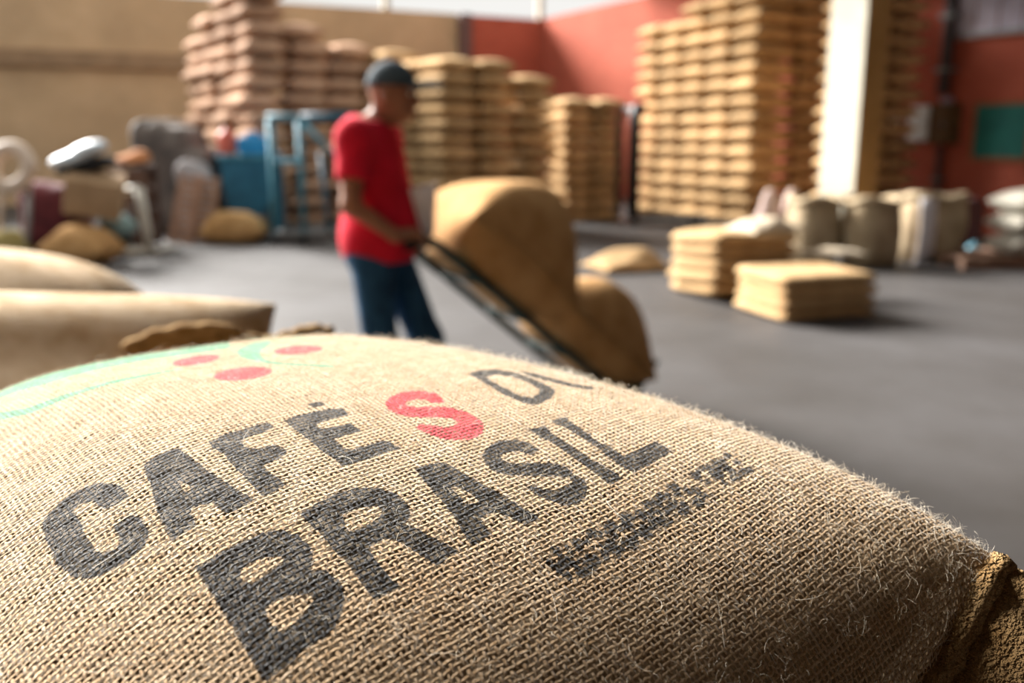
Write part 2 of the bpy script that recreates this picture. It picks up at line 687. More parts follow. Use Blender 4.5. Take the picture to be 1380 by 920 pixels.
def sack_parts(u, v):
    k = SK
    s = (u - k['cu']) / k['a']
    t = (v - k['cv']) / k['b']
    g = (np.maximum(1 - np.abs(s) ** k['p'], 1e-4) ** k['q']) * (np.maximum(1 - np.abs(t) ** k['p'], 1e-4) ** k['q'])
    c = k['po']
    rest = k['T'] * (c[0] * s * s * t + c[1] * s * t * t + c[2] * s * t + c[3] * s ** 3 + c[4] * t ** 3 + c[5] * s * s * t * t)
    rest = rest + k['tu'] * u + k['tv'] * v + k['o'][2]
    rest = rest - .09 * np.clip((v - .40) / .29, 0, 1) ** 2          # the far end sinks between its neighbours
    du = (math.sin(k['yaw']), math.cos(k['yaw']))
    dv = (-math.cos(k['yaw']), math.sin(k['yaw']))
    X = k['o'][0] + u * du[0] + v * dv[0]
    Y = k['o'][1] + u * du[1] + v * dv[1]
    return X, Y, rest, g


def sack_top(u, v):
    X, Y, r, g = sack_parts(u, v)
    return np.stack([X, Y, r + SK['T'] * g], -1)


# flat print: outlines in tenths of a millimetre on the cloth (u, v)
BLACK=[[[(-185,1144),(-142,1176),(-84,1197),(-19,1193),(33,1166),(66,1102),(84,1040),(81,974),(54,972),(0,979),(-12,1022),(-18,1073),(-49,1098),(-83,
    1101),(-89,1044),(-92,960),(-99,876),(-98,820),(-85,776),(-44,750),(-26,769),(-16,821),(-14,869),(21,871),(54,865),(67,807),(66,751),(52,714),(20,
    681),(-19,667),(-73,667),(-125,690),(-166,729),(-191,783),(-206,876),(-203,960),(-196,1056)]],[[(185,1120),(255,1138),(326,1128),(338,993),(350,844),
    (375,732),(399,617),(346,604),(297,603),(284,653),(279,697),(250,713),(208,728),(198,688),(193,629),(142,626),(99,633),(108,711),(119,799),(146,916)],
    [(241,911),(258,853),(247,813),(228,833)]],[[(433,1093),(504,1101),(602,1104),(693,1101),(699,1039),(634,1023),(577,1022),(533,1015),(527,945),(563,
    908),(631,905),(643,833),(623,810),(567,793),(518,787),(522,730),(530,623),(483,616),(432,614),(429,712),(428,818),(439,955),(426,1031)]],[[(755,
    1074),(834,1090),(901,1087),(981,1077),(1023,1054),(1010,984),(929,985),(845,972),(842,919),(911,901),(967,906),(968,812),(882,815),(842,816),(837,
    763),(840,707),(907,695),(1010,690),(1023,610),(947,605),(879,604),(814,603),(763,613),(756,710),(751,868),(753,1007)]],[[(916,1186),(987,1186),(987,
    1130),(920,1122)]],[[(1043,1354),(1041,1312),(1029,1279),(1029,1306)]],[[(115,467),(178,462),(269,453),(349,444),(405,422),(441,365),(446,288),(425,
    239),(400,212),(437,179),(457,123),(441,64),(405,21),(357,-11),(291,-19),(230,-19),(177,-29),(129,-30),(112,-19),(113,49),(110,161),(111,290),(114,
    389)],[(213,350),(253,355),(315,338),(354,313),(335,290),(277,277),(215,278),(210,300)],[(213,176),(250,176),(305,162),(351,132),(355,110),(312,84),
    (261,71),(222,66),(213,84),(211,125)]],[[(497,455),(573,470),(663,477),(744,465),(802,423),(842,355),(839,283),(815,238),(775,215),(795,175),(822,
    116),(849,58),(864,14),(764,8),(738,65),(719,133),(703,168),(676,189),(625,190),(600,181),(599,109),(601,55),(606,1),(549,-5),(514,3),(515,57),(513,
    132),(507,224),(502,322),(496,401)],[(609,364),(677,366),(742,341),(748,303),(696,281),(626,273),(594,280),(596,315)]],[[(986,453),(1054,452),(1113,
    437),(1131,357),(1146,265),(1178,169),(1196,78),(1220,2),(1146,2),(1125,50),(1105,90),(1052,109),(1021,89),(1017,25),(916,11),(931,86),(954,183),(961,
    282),(969,366)],[(1036,293),(1058,281),(1081,213),(1080,172),(1024,188),(1031,221)]],[[(1508,308),(1443,305),(1425,344),(1391,364),(1347,362),(1321,
    337),(1337,301),(1405,261),(1478,218),(1516,164),(1506,112),(1518,70),(1497,27),(1452,-10),(1397,-19),(1348,0),(1320,41),(1294,86),(1285,150),(1326,
    149),(1334,111),(1366,82),(1417,74),(1465,79),(1475,107),(1443,138),(1370,180),(1318,216),(1266,252),(1241,294),(1248,353),(1276,404),(1335,440),
    (1414,454),(1476,424),(1501,371)]],[[(1578,464),(1657,449),(1641,391),(1636,277),(1642,141),(1654,52),(1661,-11),(1585,-10),(1587,40),(1585,176),
    (1583,318),(1574,409)]],[[(1715,466),(1793,472),(1776,373),(1761,251),(1767,143),(1768,94),(1878,92),(1971,90),(1966,5),(1836,-8),(1721,-8),(1707,68),
    (1713,110),(1720,209),(1717,343),(1716,411)]],[[(1789,1157),(1878,1180),(1966,1152),(2014,1046),(2003,904),(1993,795),(1968,719),(1890,659),(1807,
    637),(1751,645),(1734,696),(1731,827),(1757,987),(1776,1092)],[(1826,1060),(1900,1070),(1943,990),(1941,873),(1918,779),(1866,727),(1809,710),(1783,
    753),(1790,873),(1800,975)]],[[(2049,1074),(2089,1001),(2105,866),(2134,751),(2178,689),(2176,651),(2117,663),(2076,738),(2045,852),(2026,982)]]]
RED=[[[(1465,933),(1439,879),(1387,899),(1385,947),(1351,973),(1301,976),(1276,945),(1299,898),(1365,868),(1420,824),(1453,750),(1460,667),(1442,594),
    (1383,536),(1328,521),(1273,537),(1220,576),(1195,631),(1178,700),(1181,733),(1215,740),(1245,713),(1258,696),(1284,663),(1333,660),(1364,678),(1359,
    718),(1317,754),(1265,789),(1215,825),(1181,886),(1186,956),(1208,1010),(1274,1065),(1359,1089),(1432,1064),(1471,1005)]],[[(999,2287),(974,2242),
    (940,2203),(901,2175),(859,2158),(818,2155),(783,2164),(756,2185),(739,2215),(735,2252),(743,2293),(763,2335),(795,2374),(835,2406),(879,2429),(924,
    2439),(963,2433),(992,2412),(1009,2377),(1011,2334)]],[[(1034,1748),(1010,1713),(976,1686),(936,1670),(892,1665),(850,1673),(813,1692),(785,1720),
    (767,1754),(761,1792),(769,1830),(790,1865),(823,1893),(863,1912),(909,1920),(954,1915),(994,1897),(1024,1867),(1042,1830),(1045,1789)]],[[(1531,
    2146),(1500,2103),(1462,2070),(1418,2049),(1374,2041),(1332,2047),(1297,2065),(1272,2094),(1259,2132),(1260,2176),(1275,2223),(1304,2268),(1343,2307),
    (1390,2335),(1438,2349),(1483,2346),(1520,2325),(1544,2290),(1555,2245),(1550,2195)]]]
GREEN=[[[(-21,3012),(53,2837),(218,2623),(423,2580),(646,2575),(871,2542),(1036,2540),(1198,2598),(1255,2733),(2086,5184),(1009,2925),(803,3079),(564,
    3122),(345,3209),(160,3427),(57,3478)]],[[(-126,2465),(-55,2333),(42,2186),(134,2160),(259,2134),(393,2132),(558,2101),(718,2089),(737,2143),(579,
    2169),(414,2211),(277,2221),(153,2269),(62,2306),(-28,2496),(-99,2650)]],[[(1124,2375),(1228,2549),(1416,2780),(1527,2811),(1497,2686),(1369,2479),
    (1245,2313),(1167,2166),(1131,2002),(1163,1880),(1241,1788),(1332,1675),(1311,1623),(1228,1718),(1136,1826),(1085,1923),(1068,2062),(1064,2173)]],
    [[(2109,5118),(1341,2958),(1150,2554),(1070,2572)]],[[(415,2835),(810,3086),(2262,5969),(2110,4474),(1624,2632),(1767,2529),(1820,2626),(1725,2831),
    (1541,3188),(2346,6191),(803,3071),(479,3094)]]]
BLOBS=[(1114,-168,11),(1111,-185,9),(1117,-200,9),(1123,-215,11),(1132,-238,13),(1139,-253,9),(1170,-143,16),(1171,-164,11),(1175,-186,13),(1183,-210,
    13),(1153,-199,18),(1191,-223,11),(1215,-155,9),(1211,-181,11),(1251,-187,9),(1220,-220,11),(1260,-156,16),(1294,-170,12),(1251,-177,11),(1255,-215,
    7),(1263,-238,18),(1268,-255,13),(1235,-256,20),(1190,-255,18),(1316,-238,11),(1309,-258,11),(1204,-267,9),(1342,-154,19),(1366,-172,12),(1349,-174,
    9),(1298,-203,9),(1336,-208,9),(1373,-214,14),(1346,-224,12),(1347,-240,9),(1378,-252,21),(1355,-274,9),(1441,-153,12),(1416,-156,12),(1408,-180,17),
    (1444,-177,12),(1454,-194,12),(1483,-177,12),(1513,-160,20),(1528,-178,12),(1489,-198,15),(1412,-209,10),(1426,-248,17),(1436,-269,17),(1457,-260,12),
    (1457,-245,10),(1524,-251,22),(1516,-268,12),(1492,-238,12),(1537,-228,12),(1569,-199,15),(1571,-176,15),(1599,-198,10),(1636,-159,16),(1513,-159,12),
    (1530,-180,12),(1573,-176,15),(1600,-198,10),(1570,-200,12),(1604,-215,10),(1630,-193,12),(1636,-160,20),(1661,-169,13),(1675,-184,13),(1669,-199,8),
    (1646,-214,10),(1670,-229,13),(1641,-234,10),(1711,-162,21),(1739,-174,13),(1792,-154,21),(1778,-182,13),(1785,-202,8),(1711,-219,18),(1735,-209,13),
    (1754,-233,13),(1752,-256,13),(1729,-265,15),(1711,-260,10),(1682,-259,10),(1605,-241,15),(1579,-228,12),(1618,-260,17),(1649,-267,10),(1538,-229,12),
    (1569,-252,14),(1537,-250,14),(1489,-238,14),(1822,-207,11),(1824,-195,13),(1857,-203,13),(1854,-221,16),(1858,-244,13),(1814,-265,21),(1856,-261,8),
    (1792,-257,8),(1825,-241,8),(1882,-265,11),(1925,-153,17),(1918,-174,14),(1951,-152,11),(1935,-207,14),(1930,-221,8),(1989,-147,17),(2005,-161,17),
    (2068,-153,21),(2085,-160,15),(2039,-165,14),(2029,-189,14),(1993,-202,20),(2010,-214,17),(1994,-232,8),(2067,-196,17),(2071,-218,14),(2140,-150,18),
    (2059,-233,14),(2055,-256,23),(2036,-261,11),(2095,-257,14),(2118,-249,12),(2135,-206,12),(2135,-262,18),(1989,-257,11)]


def inside(loops, U, V):
    r = np.zeros(U.shape, bool)
    for lp in loops:
        n = len(lp)
        for i in range(n):
            x1, y1 = lp[i]
            x2, y2 = lp[(i + 1) % n]
            if y1 == y2:
                continue
            c = (y1 > V) != (y2 > V)
            r ^= c & (U < (x2 - x1) * (V - y1) / (y2 - y1) + x1)
    return r


def spaced(lo, hi, flo, fhi, fine, coarse):
    """graded sample positions: fine inside flo..fhi, cosine-graded to the rims"""
    mid = np.arange(flo, fhi, fine)
    n1 = max(int((flo - lo) / coarse), 8)
    n2 = max(int((hi - fhi) / coarse), 8)
    l = lo + (flo - lo) * (1 - np.cos(np.linspace(0, 1, n1, endpoint=False) * math.pi / 2))
    h = fhi + (hi - fhi) * np.sin(np.linspace(0, 1, n2) * math.pi / 2)
    return np.concatenate([l, mid, h])


us = spaced(SK['cu'] - SK['a'], SK['cu'] + SK['a'], -.046, .2615, .0008, .004)
vs = spaced(SK['cv'] - SK['b'], SK['cv'] + SK['b'], -.055, .37, .0008, .005)
U, V = np.meshgrid(us, vs, indexing='ij')
X, Y, rest, gg = sack_parts(U, V)
top = np.stack([X, Y, rest + SK['T'] * gg], -1)
SACK_BASE = .845
bot = np.stack([X, Y, rest + (np.minimum(SACK_BASE, rest - .01) - rest) * np.minimum(gg * 1.25, 1)], -1)
edge = np.zeros(U.shape, bool)
edge[0] = edge[-1] = True
edge[:, 0] = edge[:, -1] = True
bot[edge] = top[edge]
me = grid_mesh('sack_body', top, None)
# coarser underside as its own closed skin of the same body
dU = np.linalg.norm(np.diff(top, axis=0), axis=-1)
dV = np.linalg.norm(np.diff(top, axis=1), axis=-1)
i0 = np.searchsorted(us, .1)
j0 = np.searchsorted(vs, .1)
LU = np.concatenate([np.zeros((1, len(vs))), np.cumsum(dU, 0)], 0)
LU = LU - LU[i0] + us[i0]
LV = np.concatenate([np.zeros((len(us), 1)), np.cumsum(dV, 1)], 1)
LV = LV - LV[:, j0:j0 + 1] + vs[j0]
w = np.stack([LU, LV, np.zeros_like(LU)], -1).reshape(-1, 3).astype(np.float32)
ink = np.zeros(U.shape + (4,), np.float32)
ink[..., 3] = 1
Ud, Vd = U * 1e4, V * 1e4


def paint(ch, glyphs, val=1.0):
    for g in glyphs:
        xs = [p[0] for lp in g for p in lp]
        ys = [p[1] for lp in g for p in lp]
        i1, i2 = np.searchsorted(us, [min(xs) * 1e-4 - .001, max(xs) * 1e-4 + .001])
        j1, j2 = np.searchsorted(vs, [min(ys) * 1e-4 - .001, max(ys) * 1e-4 + .001])
        sl = (slice(i1, i2), slice(j1, j2))
        r = inside(g, Ud[sl], Vd[sl])
        ink[sl + (ch,)] = np.maximum(ink[sl + (ch,)], r * val)


paint(0, BLACK)
paint(1, RED)
paint(2, GREEN)
for bu, bv, br in BLOBS:                      # the broken small line under the name
    i1, i2 = np.searchsorted(us, [(bu - br * 2) * 1e-4, (bu + br * 2) * 1e-4])
    j1, j2 = np.searchsorted(vs, [(bv - br * 2) * 1e-4, (bv + br * 2) * 1e-4])
    sl = (slice(i1, i2), slice(j1, j2))
    d = np.hypot((Ud[sl] - bu) / (br * 1.35), (Vd[sl] - bv) / (br * 1.15))
    ink[sl + (0,)] = np.maximum(ink[sl + (0,)], np.clip(1.5 - d, 0, 1) * .9)
# soften one sample so that the edge can fray along the threads
for ch in range(3):
    a_ = ink[..., ch]
    s_ = a_.copy()
    s_[1:-1, 1:-1] = (a_[1:-1, 1:-1] * 2 + a_[:-2, 1:-1] + a_[2:, 1:-1] + a_[1:-1, :-2] + a_[1:-1, 2:]) / 6
    ink[..., ch] = s_
at_w = me.attributes.new('weave', 'FLOAT_VECTOR', 'POINT')
at_w.data.foreach_set('vector', w.ravel())
at_i = me.attributes.new('ink', 'FLOAT_COLOR', 'POINT')
at_i.data.foreach_set('color', ink.reshape(-1, 4).ravel())


def jute_mat(name, printed=True, pitch=.0023):
    m = bpy.data.materials.new(name)
    g = NT(m)
    if printed:
        w = g.n('ShaderNodeAttribute', attribute_name='weave').outputs['Vector']
    else:
        w = g.n('ShaderNodeTexCoord').outputs['Object']
    # threads wander a little
    wob = g.n('ShaderNodeTexNoise')
    g.l(w, wob.inputs['Vector'])
    wob.inputs['Scale'].default_value = 90
    wob.inputs['Detail'].default_value = 4
    wob.inputs['Roughness'].default_value = .62
    dv = g.n('ShaderNodeVectorMath', operation='MULTIPLY_ADD')
    g.l(wob.outputs['Color'], dv.inputs[0])
    dv.inputs[1].default_value = (.0034, .0034, 0)
    g.l(w, dv.inputs[2])
    sp = g.n('ShaderNodeSeparateXYZ')
    g.l(dv.outputs[0], sp.inputs[0])
    k = math.pi / pitch
    A = g.m('SINE', g.m('MULTIPLY', sp.outputs[0], k))
    B = g.m('SINE', g.m('MULTIPLY', sp.outputs[1], k))
    aA, aB = g.m('ABSOLUTE', A), g.m('ABSOLUTE', B)
    AB = g.m('MULTIPLY', A, B)
    # thread-to-thread thickness
    th = g.n('ShaderNodeMapping')
    g.l(w, th.inputs[0])
    th.inputs['Scale'].default_value = (400, 25, 1)
    tn = g.noise(th.outputs[0], 1.0, 2)
    th2 = g.n('ShaderNodeMapping')
    g.l(w, th2.inputs[0])
    th2.inputs['Scale'].default_value = (25, 400, 1)
    tn2 = g.noise(th2.outputs[0], 1.0, 2)
    hw = g.m('ADD', g.m('MULTIPLY_ADD', AB, .22, aA), g.m('MULTIPLY_ADD', tn, .9, -.45))
    hf = g.m('ADD', g.m('MULTIPLY_ADD', AB, -.22, aB), g.m('MULTIPLY_ADD', tn2, .9, -.45))
    h = g.m('MAXIMUM', hw, hf)
    gap = g.m('SUBTRACT', 1.0, g.ramp(h, .60, .86))          # openings between the threads
    # fibre colour
    fine = g.noise(w, 900, 3, .7)
    slub = g.noise(w, 130, 4, .6)
    big = g.noise(w, 22, 3, .6)
    c = g.mix(g.ramp(fine, .32, .68), (.32, .18, .07), (.84, .66, .45))
    c = g.mix(g.m('MULTIPLY', g.ramp(slub, .45, .75), .45), c, (.42, .25, .11))
    c = g.mix(g.m('MULTIPLY', g.ramp(big, .4, .7), .30), c, (.40, .23, .10))
    c = g.mix(g.m('MULTIPLY', g.ramp(g.m('MAXIMUM', tn, tn2), .62, .8), .55), c, (.80, .68, .52))
    if printed:
        ik = g.n('ShaderNodeAttribute', attribute_name='ink')
        s3 = g.n('ShaderNodeSeparateColor')
        g.l(ik.outputs['Color'], s3.inputs[0])
        jit = g.m('MULTIPLY_ADD', g.noise(w, 700, 3, .7), 1.5, -.75)
        wear = g.m('MULTIPLY_ADD', g.noise(w, 260, 3, .6), .7, -.3)
        def cover(o, k_, base):
            e = g.ramp(g.m('ADD', o, g.m('ADD', jit, wear)), .38, .62)
            return g.m('MULTIPLY', g.m('MULTIPLY', e, k_), g.ramp(o, base, base + .1))
        gr = g.mix(g.ramp(fine, .3, .7), (.06, .33, .19), (.18, .50, .32))
        c = g.mix(cover(s3.outputs[2], .9, .1), c, gr)
        rd = g.mix(g.ramp(fine, .3, .7), (.55, .03, .05), (.75, .10, .13))
        c = g.mix(cover(s3.outputs[1], .93, .1), c, rd)
        bk = g.mix(g.ramp(fine, .42, .72), (.008, .010, .012), (.17, .18, .19))
        c = g.mix(cover(s3.outputs[0], .96, .1), c, bk)
    if printed:                                   # real openings: the beans inside show through them
        g.l(g.m('SUBTRACT', 1.0, gap), g.b.inputs['Alpha'])
    g.l(c, g.b.inputs['Base Color'])
    g.b.inputs['Roughness'].default_value = .92
    g.b.inputs['Specular IOR Level'].default_value = .12
    if printed:
        g.l(g.m('MULTIPLY', g.m('SUBTRACT', 1.0, g.m('MAXIMUM', s3.outputs[0], s3.outputs[1]), clamp=True), .35), g.b.inputs['Sheen Weight'])
    g.b.inputs['Sheen Roughness'].default_value = .3
    lump = g.noise(w, 75, 2)
    hh = g.m('ADD', g.m('ADD', h, g.m('MULTIPLY', fine, .5)), g.m('MULTIPLY', lump, 1.6))
    g.bump(hh, 1.0, .0010)
    return m


M_JUTE = jute_mat('printed_jute')
M_JUTE_PLAIN = jute_mat('plain_jute', False)
SACK_O = Vector((-0.2515, .4785, SACK_BASE))
jute = empty('coffee_sack', SACK_O, 0, 'large open-weave jute coffee sack printed with black lettering and a red S, in sharp focus', 'sack')
me.transform(Matrix.Translation(-SACK_O))
body = link('body', me, M_JUTE, jute)
# underside
us2 = spaced(us[0], us[-1], -.1, .15, .02, .01)
vs2 = spaced(vs[0], vs[-1], 0, .55, .03, .012)
U2, V2 = np.meshgrid(us2, vs2, indexing='ij')
X2, Y2, r2, g2 = sack_parts(U2, V2)
z2 = r2 + (np.minimum(SACK_BASE, r2 - .01) - r2) * np.minimum(g2 * 1.25, 1)
t2 = r2 + SK['T'] * g2
e2 = np.zeros(U2.shape, bool)
e2[0] = e2[-1] = True
e2[:, 0] = e2[:, -1] = True
z2[e2] = t2[e2]
P2 = np.stack([X2, Y2, z2], -1)[::-1]
mu = grid_mesh('sack_underside', P2 - np.array(SACK_O))
link('underside', mu, M_JUTE_PLAIN, jute)

# the beans inside, just under the cloth
uf = np.linspace(SK['cu'] - SK['a'] * .975, SK['cu'] + SK['a'] * .975, 130)
vf = np.linspace(SK['cv'] - SK['b'] * .975, SK['cv'] + SK['b'] * .975, 200)
UF, VF = np.meshgrid(uf, vf, indexing='ij')
PF = sack_top(UF, VF)
e_ = 1e-4
NF = np.cross(sack_top(UF + e_, VF) - sack_top(UF - e_, VF), sack_top(UF, VF + e_) - sack_top(UF, VF - e_))
NF /= np.linalg.norm(NF, axis=-1)[..., None]
link('filling', grid_mesh('filling', PF - NF * .0028 - np.array(SACK_O)), M_BEANS, jute)

# stitched hem along both short ends, with the frayed selvedge beyond it
du_ = np.array([math.sin(SK['yaw']), math.cos(SK['yaw']), 0])
dv_ = np.array([-math.cos(SK['yaw']), math.sin(SK['yaw']), 0])
M_HEM = mat('jute_hem', (.52, .33, .15), (.34, .19, .07), 60, .95, .9, 500, spec=.1)
M_FLAP = mat('jute_selvedge', (.52, .33, .15), (.34, .19, .07), 45, .95, .9, 600, spec=.1)
for vend, sg in ((vs[0], -1), (vs[-1], 1)):
    uu = np.linspace(us[0] + .004, us[-1] - .0005, 90)
    ring = sack_top(uu, np.full_like(uu, vend + (-sg) * .0015))
    pts = [Vector(p) - SACK_O + Vector((0, 0, .001 * math.sin(i * 1.9))) for i, p in enumerate(ring)]
    MB().tube(pts, [.0055 + .0009 * math.sin(i * 2.7) for i in range(len(pts))], 8).build('hem', M_HEM, jute, True)
    k = np.linspace(0, 1, 10)
    G = np.zeros((len(uu), 10, 3))
    for j, kk in enumerate(k):
        wav = .006 * np.sin(uu * 70 + 1.0) * kk + .003 * np.sin(uu * 190) * kk
        G[:, j] = ring + dv_ * sg * (.050 * kk)[..., None] if False else ring + dv_[None] * (sg * .050 * kk)
        G[:, j, 2] += -.028 * kk ** 1.6 + wav - .002
        G[:, j] += du_[None] * (.012 * kk * (uu > .24) * (uu - .24) / .025)[:, None]
    fm = grid_mesh('selvedge', G - np.array(SACK_O))
    fl = link('selvedge', fm, M_FLAP, jute)
    so = fl.modifiers.new('thickness', 'SOLIDIFY')
    so.thickness = .003
    fm.polygons.foreach_set('use_smooth', [True] * len(fm.polygons))

# loose jute fibres standing off the cloth
def fibres(n, lmin, lmax, lift, rad, seed, sel=None):
    r = np.random.default_rng(seed)
    pu = r.uniform(us[0] + .12, us[-1] - .0008, n)
    pv = r.uniform(vs[0] + .004, .42, n)
    if sel is not None:
        pu = sel - r.random(n) ** 2 * .05
    P = sack_top(pu, pv)
    e = 1e-4
    tu = sack_top(pu + e * np.where(pu > us[-1] - .002, -1, 1), pv) - P
    tu *= np.where(pu > us[-1] - .002, -1, 1)[:, None]
    tv = sack_top(pu, pv + e) - P
    tu /= np.linalg.norm(tu, axis=1)[:, None]
    tv /= np.linalg.norm(tv, axis=1)[:, None]
    N = np.cross(tu, tv)
    N /= np.linalg.norm(N, axis=1)[:, None]
    ang = r.uniform(0, 2 * np.pi, n)
    L = r.uniform(lmin, lmax, n)
    curl = r.normal(0, 1.3, n)
    tilt = r.uniform(lift[0], lift[1], n)
    K = 6
    pts = [P - N * .0002]
    for i in range(1, K):
        a_ = ang + curl * i / K * 1.2
        d = tu * np.cos(a_)[:, None] + tv * np.sin(a_)[:, None]
        lf = tilt * (1 - .9 * i / K)
        d = d * np.cos(lf)[:, None] + N * np.sin(lf)[:, None]
        pts.append(pts[-1] + d * (L / (K - 1))[:, None])
    pts = np.stack(pts, 1)
    side = np.cross(np.gradient(pts, axis=1), N[:, None]).astype(float)
    side /= np.linalg.norm(side, axis=-1)[..., None] + 1e-12
    rr = rad * r.uniform(.6, 1.3, n)[:, None, None] * np.linspace(1, .45, K)[None, :, None]
    a0 = pts + side * rr
    a1 = pts - side * rr * .5 + N[:, None] * rr * .87
    a2 = pts - side * rr * .5 - N[:, None] * rr * .87
    Vv = np.stack([a0, a1, a2], 2)
    idx = np.arange(n * K * 3).reshape(n, K, 3)
    qs = []
    for c in range(3):
        c2 = (c + 1) % 3
        qs.append(np.stack([idx[:, :-1, c], idx[:, :-1, c2], idx[:, 1:, c2], idx[:, 1:, c]], -1).reshape(-1, 4))
    return Vv.reshape(-1, 3), np.concatenate(qs)


M_FIBRE = mat('pale_jute_fibre', (.90, .84, .72), (.74, .62, .45), 40, .8, spec=.2)
sets = [fibres(9000, .002, .007, (.0, .45), .00006, 1), fibres(5000, .0015, .0045, (.5, 1.4), .00006, 2),
        fibres(260, .008, .018, (.05, .7), .00009, 3), fibres(5200, .002, .007, (.4, 1.5), .00007, 4, us[-1] - .001)]
allv, allq, off = [], [], 0
for vv, qq in sets:
    allv.append(vv)
    allq.append(qq + off)
    off += len(vv)
FV, FQ = np.concatenate(allv) - np.array(SACK_O), np.concatenate(allq)
fm = bpy.data.meshes.new('loose_fibre')
fm.vertices.add(len(FV))
fm.vertices.foreach_set('co', FV.astype(np.float32).ravel())
fm.loops.add(FQ.size)
fm.loops.foreach_set('vertex_index', FQ.astype(np.int32).ravel())
fm.polygons.add(len(FQ))
fm.polygons.foreach_set('loop_start', np.arange(0, FQ.size, 4, dtype=np.int32))
fm.update()
tag(link('loose_fibre', fm, M_FIBRE, jute), kind='stuff')

# ------------------------------------------------------------------ sacks next to and under the printed one
def set_sack(name, mesh, m, loc, rot, label, group=None, cat='sack'):
    o = link(name, mesh, m, None, loc, rot)
    o.material_slots[0].link = 'OBJECT'
    o.material_slots[0].material = m
    return tag(o, label, cat, group)


def soft_sack(label, loc, rz, L, W, T, m, seed, flap_end=0, group=None, tilt=0.0, p=2.1, q=.5):
    root = empty('coffee_sack', loc, rz, label, 'sack', group)
    root.rotation_euler = (0, tilt, rz)
    link('body', pillow('soft_sack', L, W, T, p, q, 40, 30, .62, .008, seed, .0), m, root)
    return root


M_JUTE_SOFT = mat('soft_jute', (.66, .52, .36), (.46, .31, .17), 16, .95, .6, 320, spec=.1)
nb = soft_sack('plain burlap sack with a ruffled end seam, lying just beyond the printed sack', (-.82, 1.18, .890), .10, .98, .52, .32, M_JUTE_SOFT, 3)
nb.rotation_euler = (.75, 0, .10)
# ruffled end seam of that sack: a wavy rolled edge with the cloth hanging from it
path = [(-.47, 1.10, 1.150), (-.43, 1.09, 1.168), (-.385, 1.08, 1.178), (-.34, 1.075, 1.180), (-.31, 1.075, 1.166), (-.285, 1.075, 1.163),
        (-.26, 1.07, 1.172), (-.235, 1.065, 1.180), (-.21, 1.06, 1.178)]
pp = np.array(path)
tq = np.linspace(0, len(path) - 1, 50)
pp = np.stack([np.interp(tq, np.arange(len(path)), pp[:, k]) for k in range(3)], -1)
nbi = nb.matrix_basis.inverted()
R0 = np.zeros((50, 8, 3))
for j in range(8):
    kk = j / 7
    for i in range(50):
        q = Vector(pp[i]) + Vector((-.05 * kk, .05 * kk, -.10 * kk + .004 * math.sin(i * .9)))
        R0[i, j] = nbi @ q
rf = link('end_seam', grid_mesh('end_seam', R0), M_FLAP, nb)
rf.modifiers.new('thickness', 'SOLIDIFY').thickness = .006
MB().tube([nbi @ Vector(p) for p in pp], [.0075 + .0012 * math.sin(i * 1.3) for i in range(50)], 8).build('hem', M_HEM, nb, True)
soft_sack('pale burlap sack lying behind the sack with the ruffled seam', (-1.36, 1.88, .86), .05, 1.08, .56, .325, M_JUTE_SOFT, 5, p=3.2, q=.42)

PILLOWS = [pillow('stack_sack', .98, .68, .25, 2.7, .46, 18, 14, .55, .012, s, .0) for s in range(4)]
PILLOWS_W = [pillow('stack_sack_wide', .68, .98, .25, 2.7, .46, 14, 18, .55, .012, s + 9, .0) for s in range(4)]
GS = 'burlap sacks stacked under the printed sack'
for i, (x, y, rz, m_) in enumerate(((-.25, .48, SK['yaw'] * -1 + math.pi, 0), (-.80, 1.22, .12, 0), (-1.42, 1.95, .05, 0))):
    n = 4
    dz = (.80 if i == 0 else (.80 if i == 1 else .86)) / n
    for k in range(n):
        o = set_sack('coffee_sack', PILLOWS[k] if i else PILLOWS_W[k], M_BURLAP, (x + random.uniform(-.02, .02), y + random.uniform(-.02, .02), k * dz),
                     (0, 0, rz + random.uniform(-.03, .03)),
                     ['plain burlap sack stacked underneath the printed jute sack', 'plain burlap sack stacked underneath the ruffled-seam sack',
                      'plain burlap sack stacked underneath the pale sack behind the ruffled-seam one'][i] + ', %s of four' % ('lowest', 'second', 'third', 'topmost')[k], GS)
        o.scale = (.92 if i else .62, .92 if i else .80, dz / .25)

# ------------------------------------------------------------------ stacks of sacks
ORD = ['lowest', 'second', 'third', 'fourth', 'fifth', 'sixth', 'seventh', 'eighth', 'ninth', 'tenth', 'eleventh', 'twelfth',
       'thirteenth', 'fourteenth', 'fifteenth', 'sixteenth', 'seventeenth']


def stack(corner, yaw, wa, wb, cells, pitch, m, where, group, jit=.03, seed=0, pair=None):
    """cells: {(i, j): layers}; i counts along the right face, j along the left face"""
    r = random.Random(seed)
    ca, sa = math.cos(yaw), math.sin(yaw)

    def col(i, j):
        if pair:
            return pair[i]
        if i == j == 0:
            return 'at the corner'
        return ('shaded side, %s from corner' % ORD[i]) if i else ('sunlit side, %s from corner' % ORD[j])
    meshes = PILLOWS if wa > wb else PILLOWS_W
    bl, bw = (.98, .68) if wa > wb else (.68, .98)
    for (i, j), layers in cells.items():
        for k in range(layers):
            x = wa * (i + .5) + r.uniform(-jit, jit) * .75
            y = wb * (j + .5) + r.uniform(-jit, jit) * .75
            o = set_sack('coffee_sack', r.choice(meshes), m,
                         (corner[0] + x * ca - y * sa, corner[1] + x * sa + y * ca, k * pitch),
                         (r.uniform(-.01, .01) * min(k, 1), r.uniform(-.01, .01) * min(k, 1), yaw + r.uniform(-.05, .05)),
                         '%s, %s layer from floor, %s' % (where, ORD[k], col(i, j)) if k else '%s, on the floor, %s' % (where, col(i, j)), group)
            o.scale = (wa / bl * r.uniform(.95, .98), wb / bw * r.uniform(.95, .98), pitch / .25 * .985)


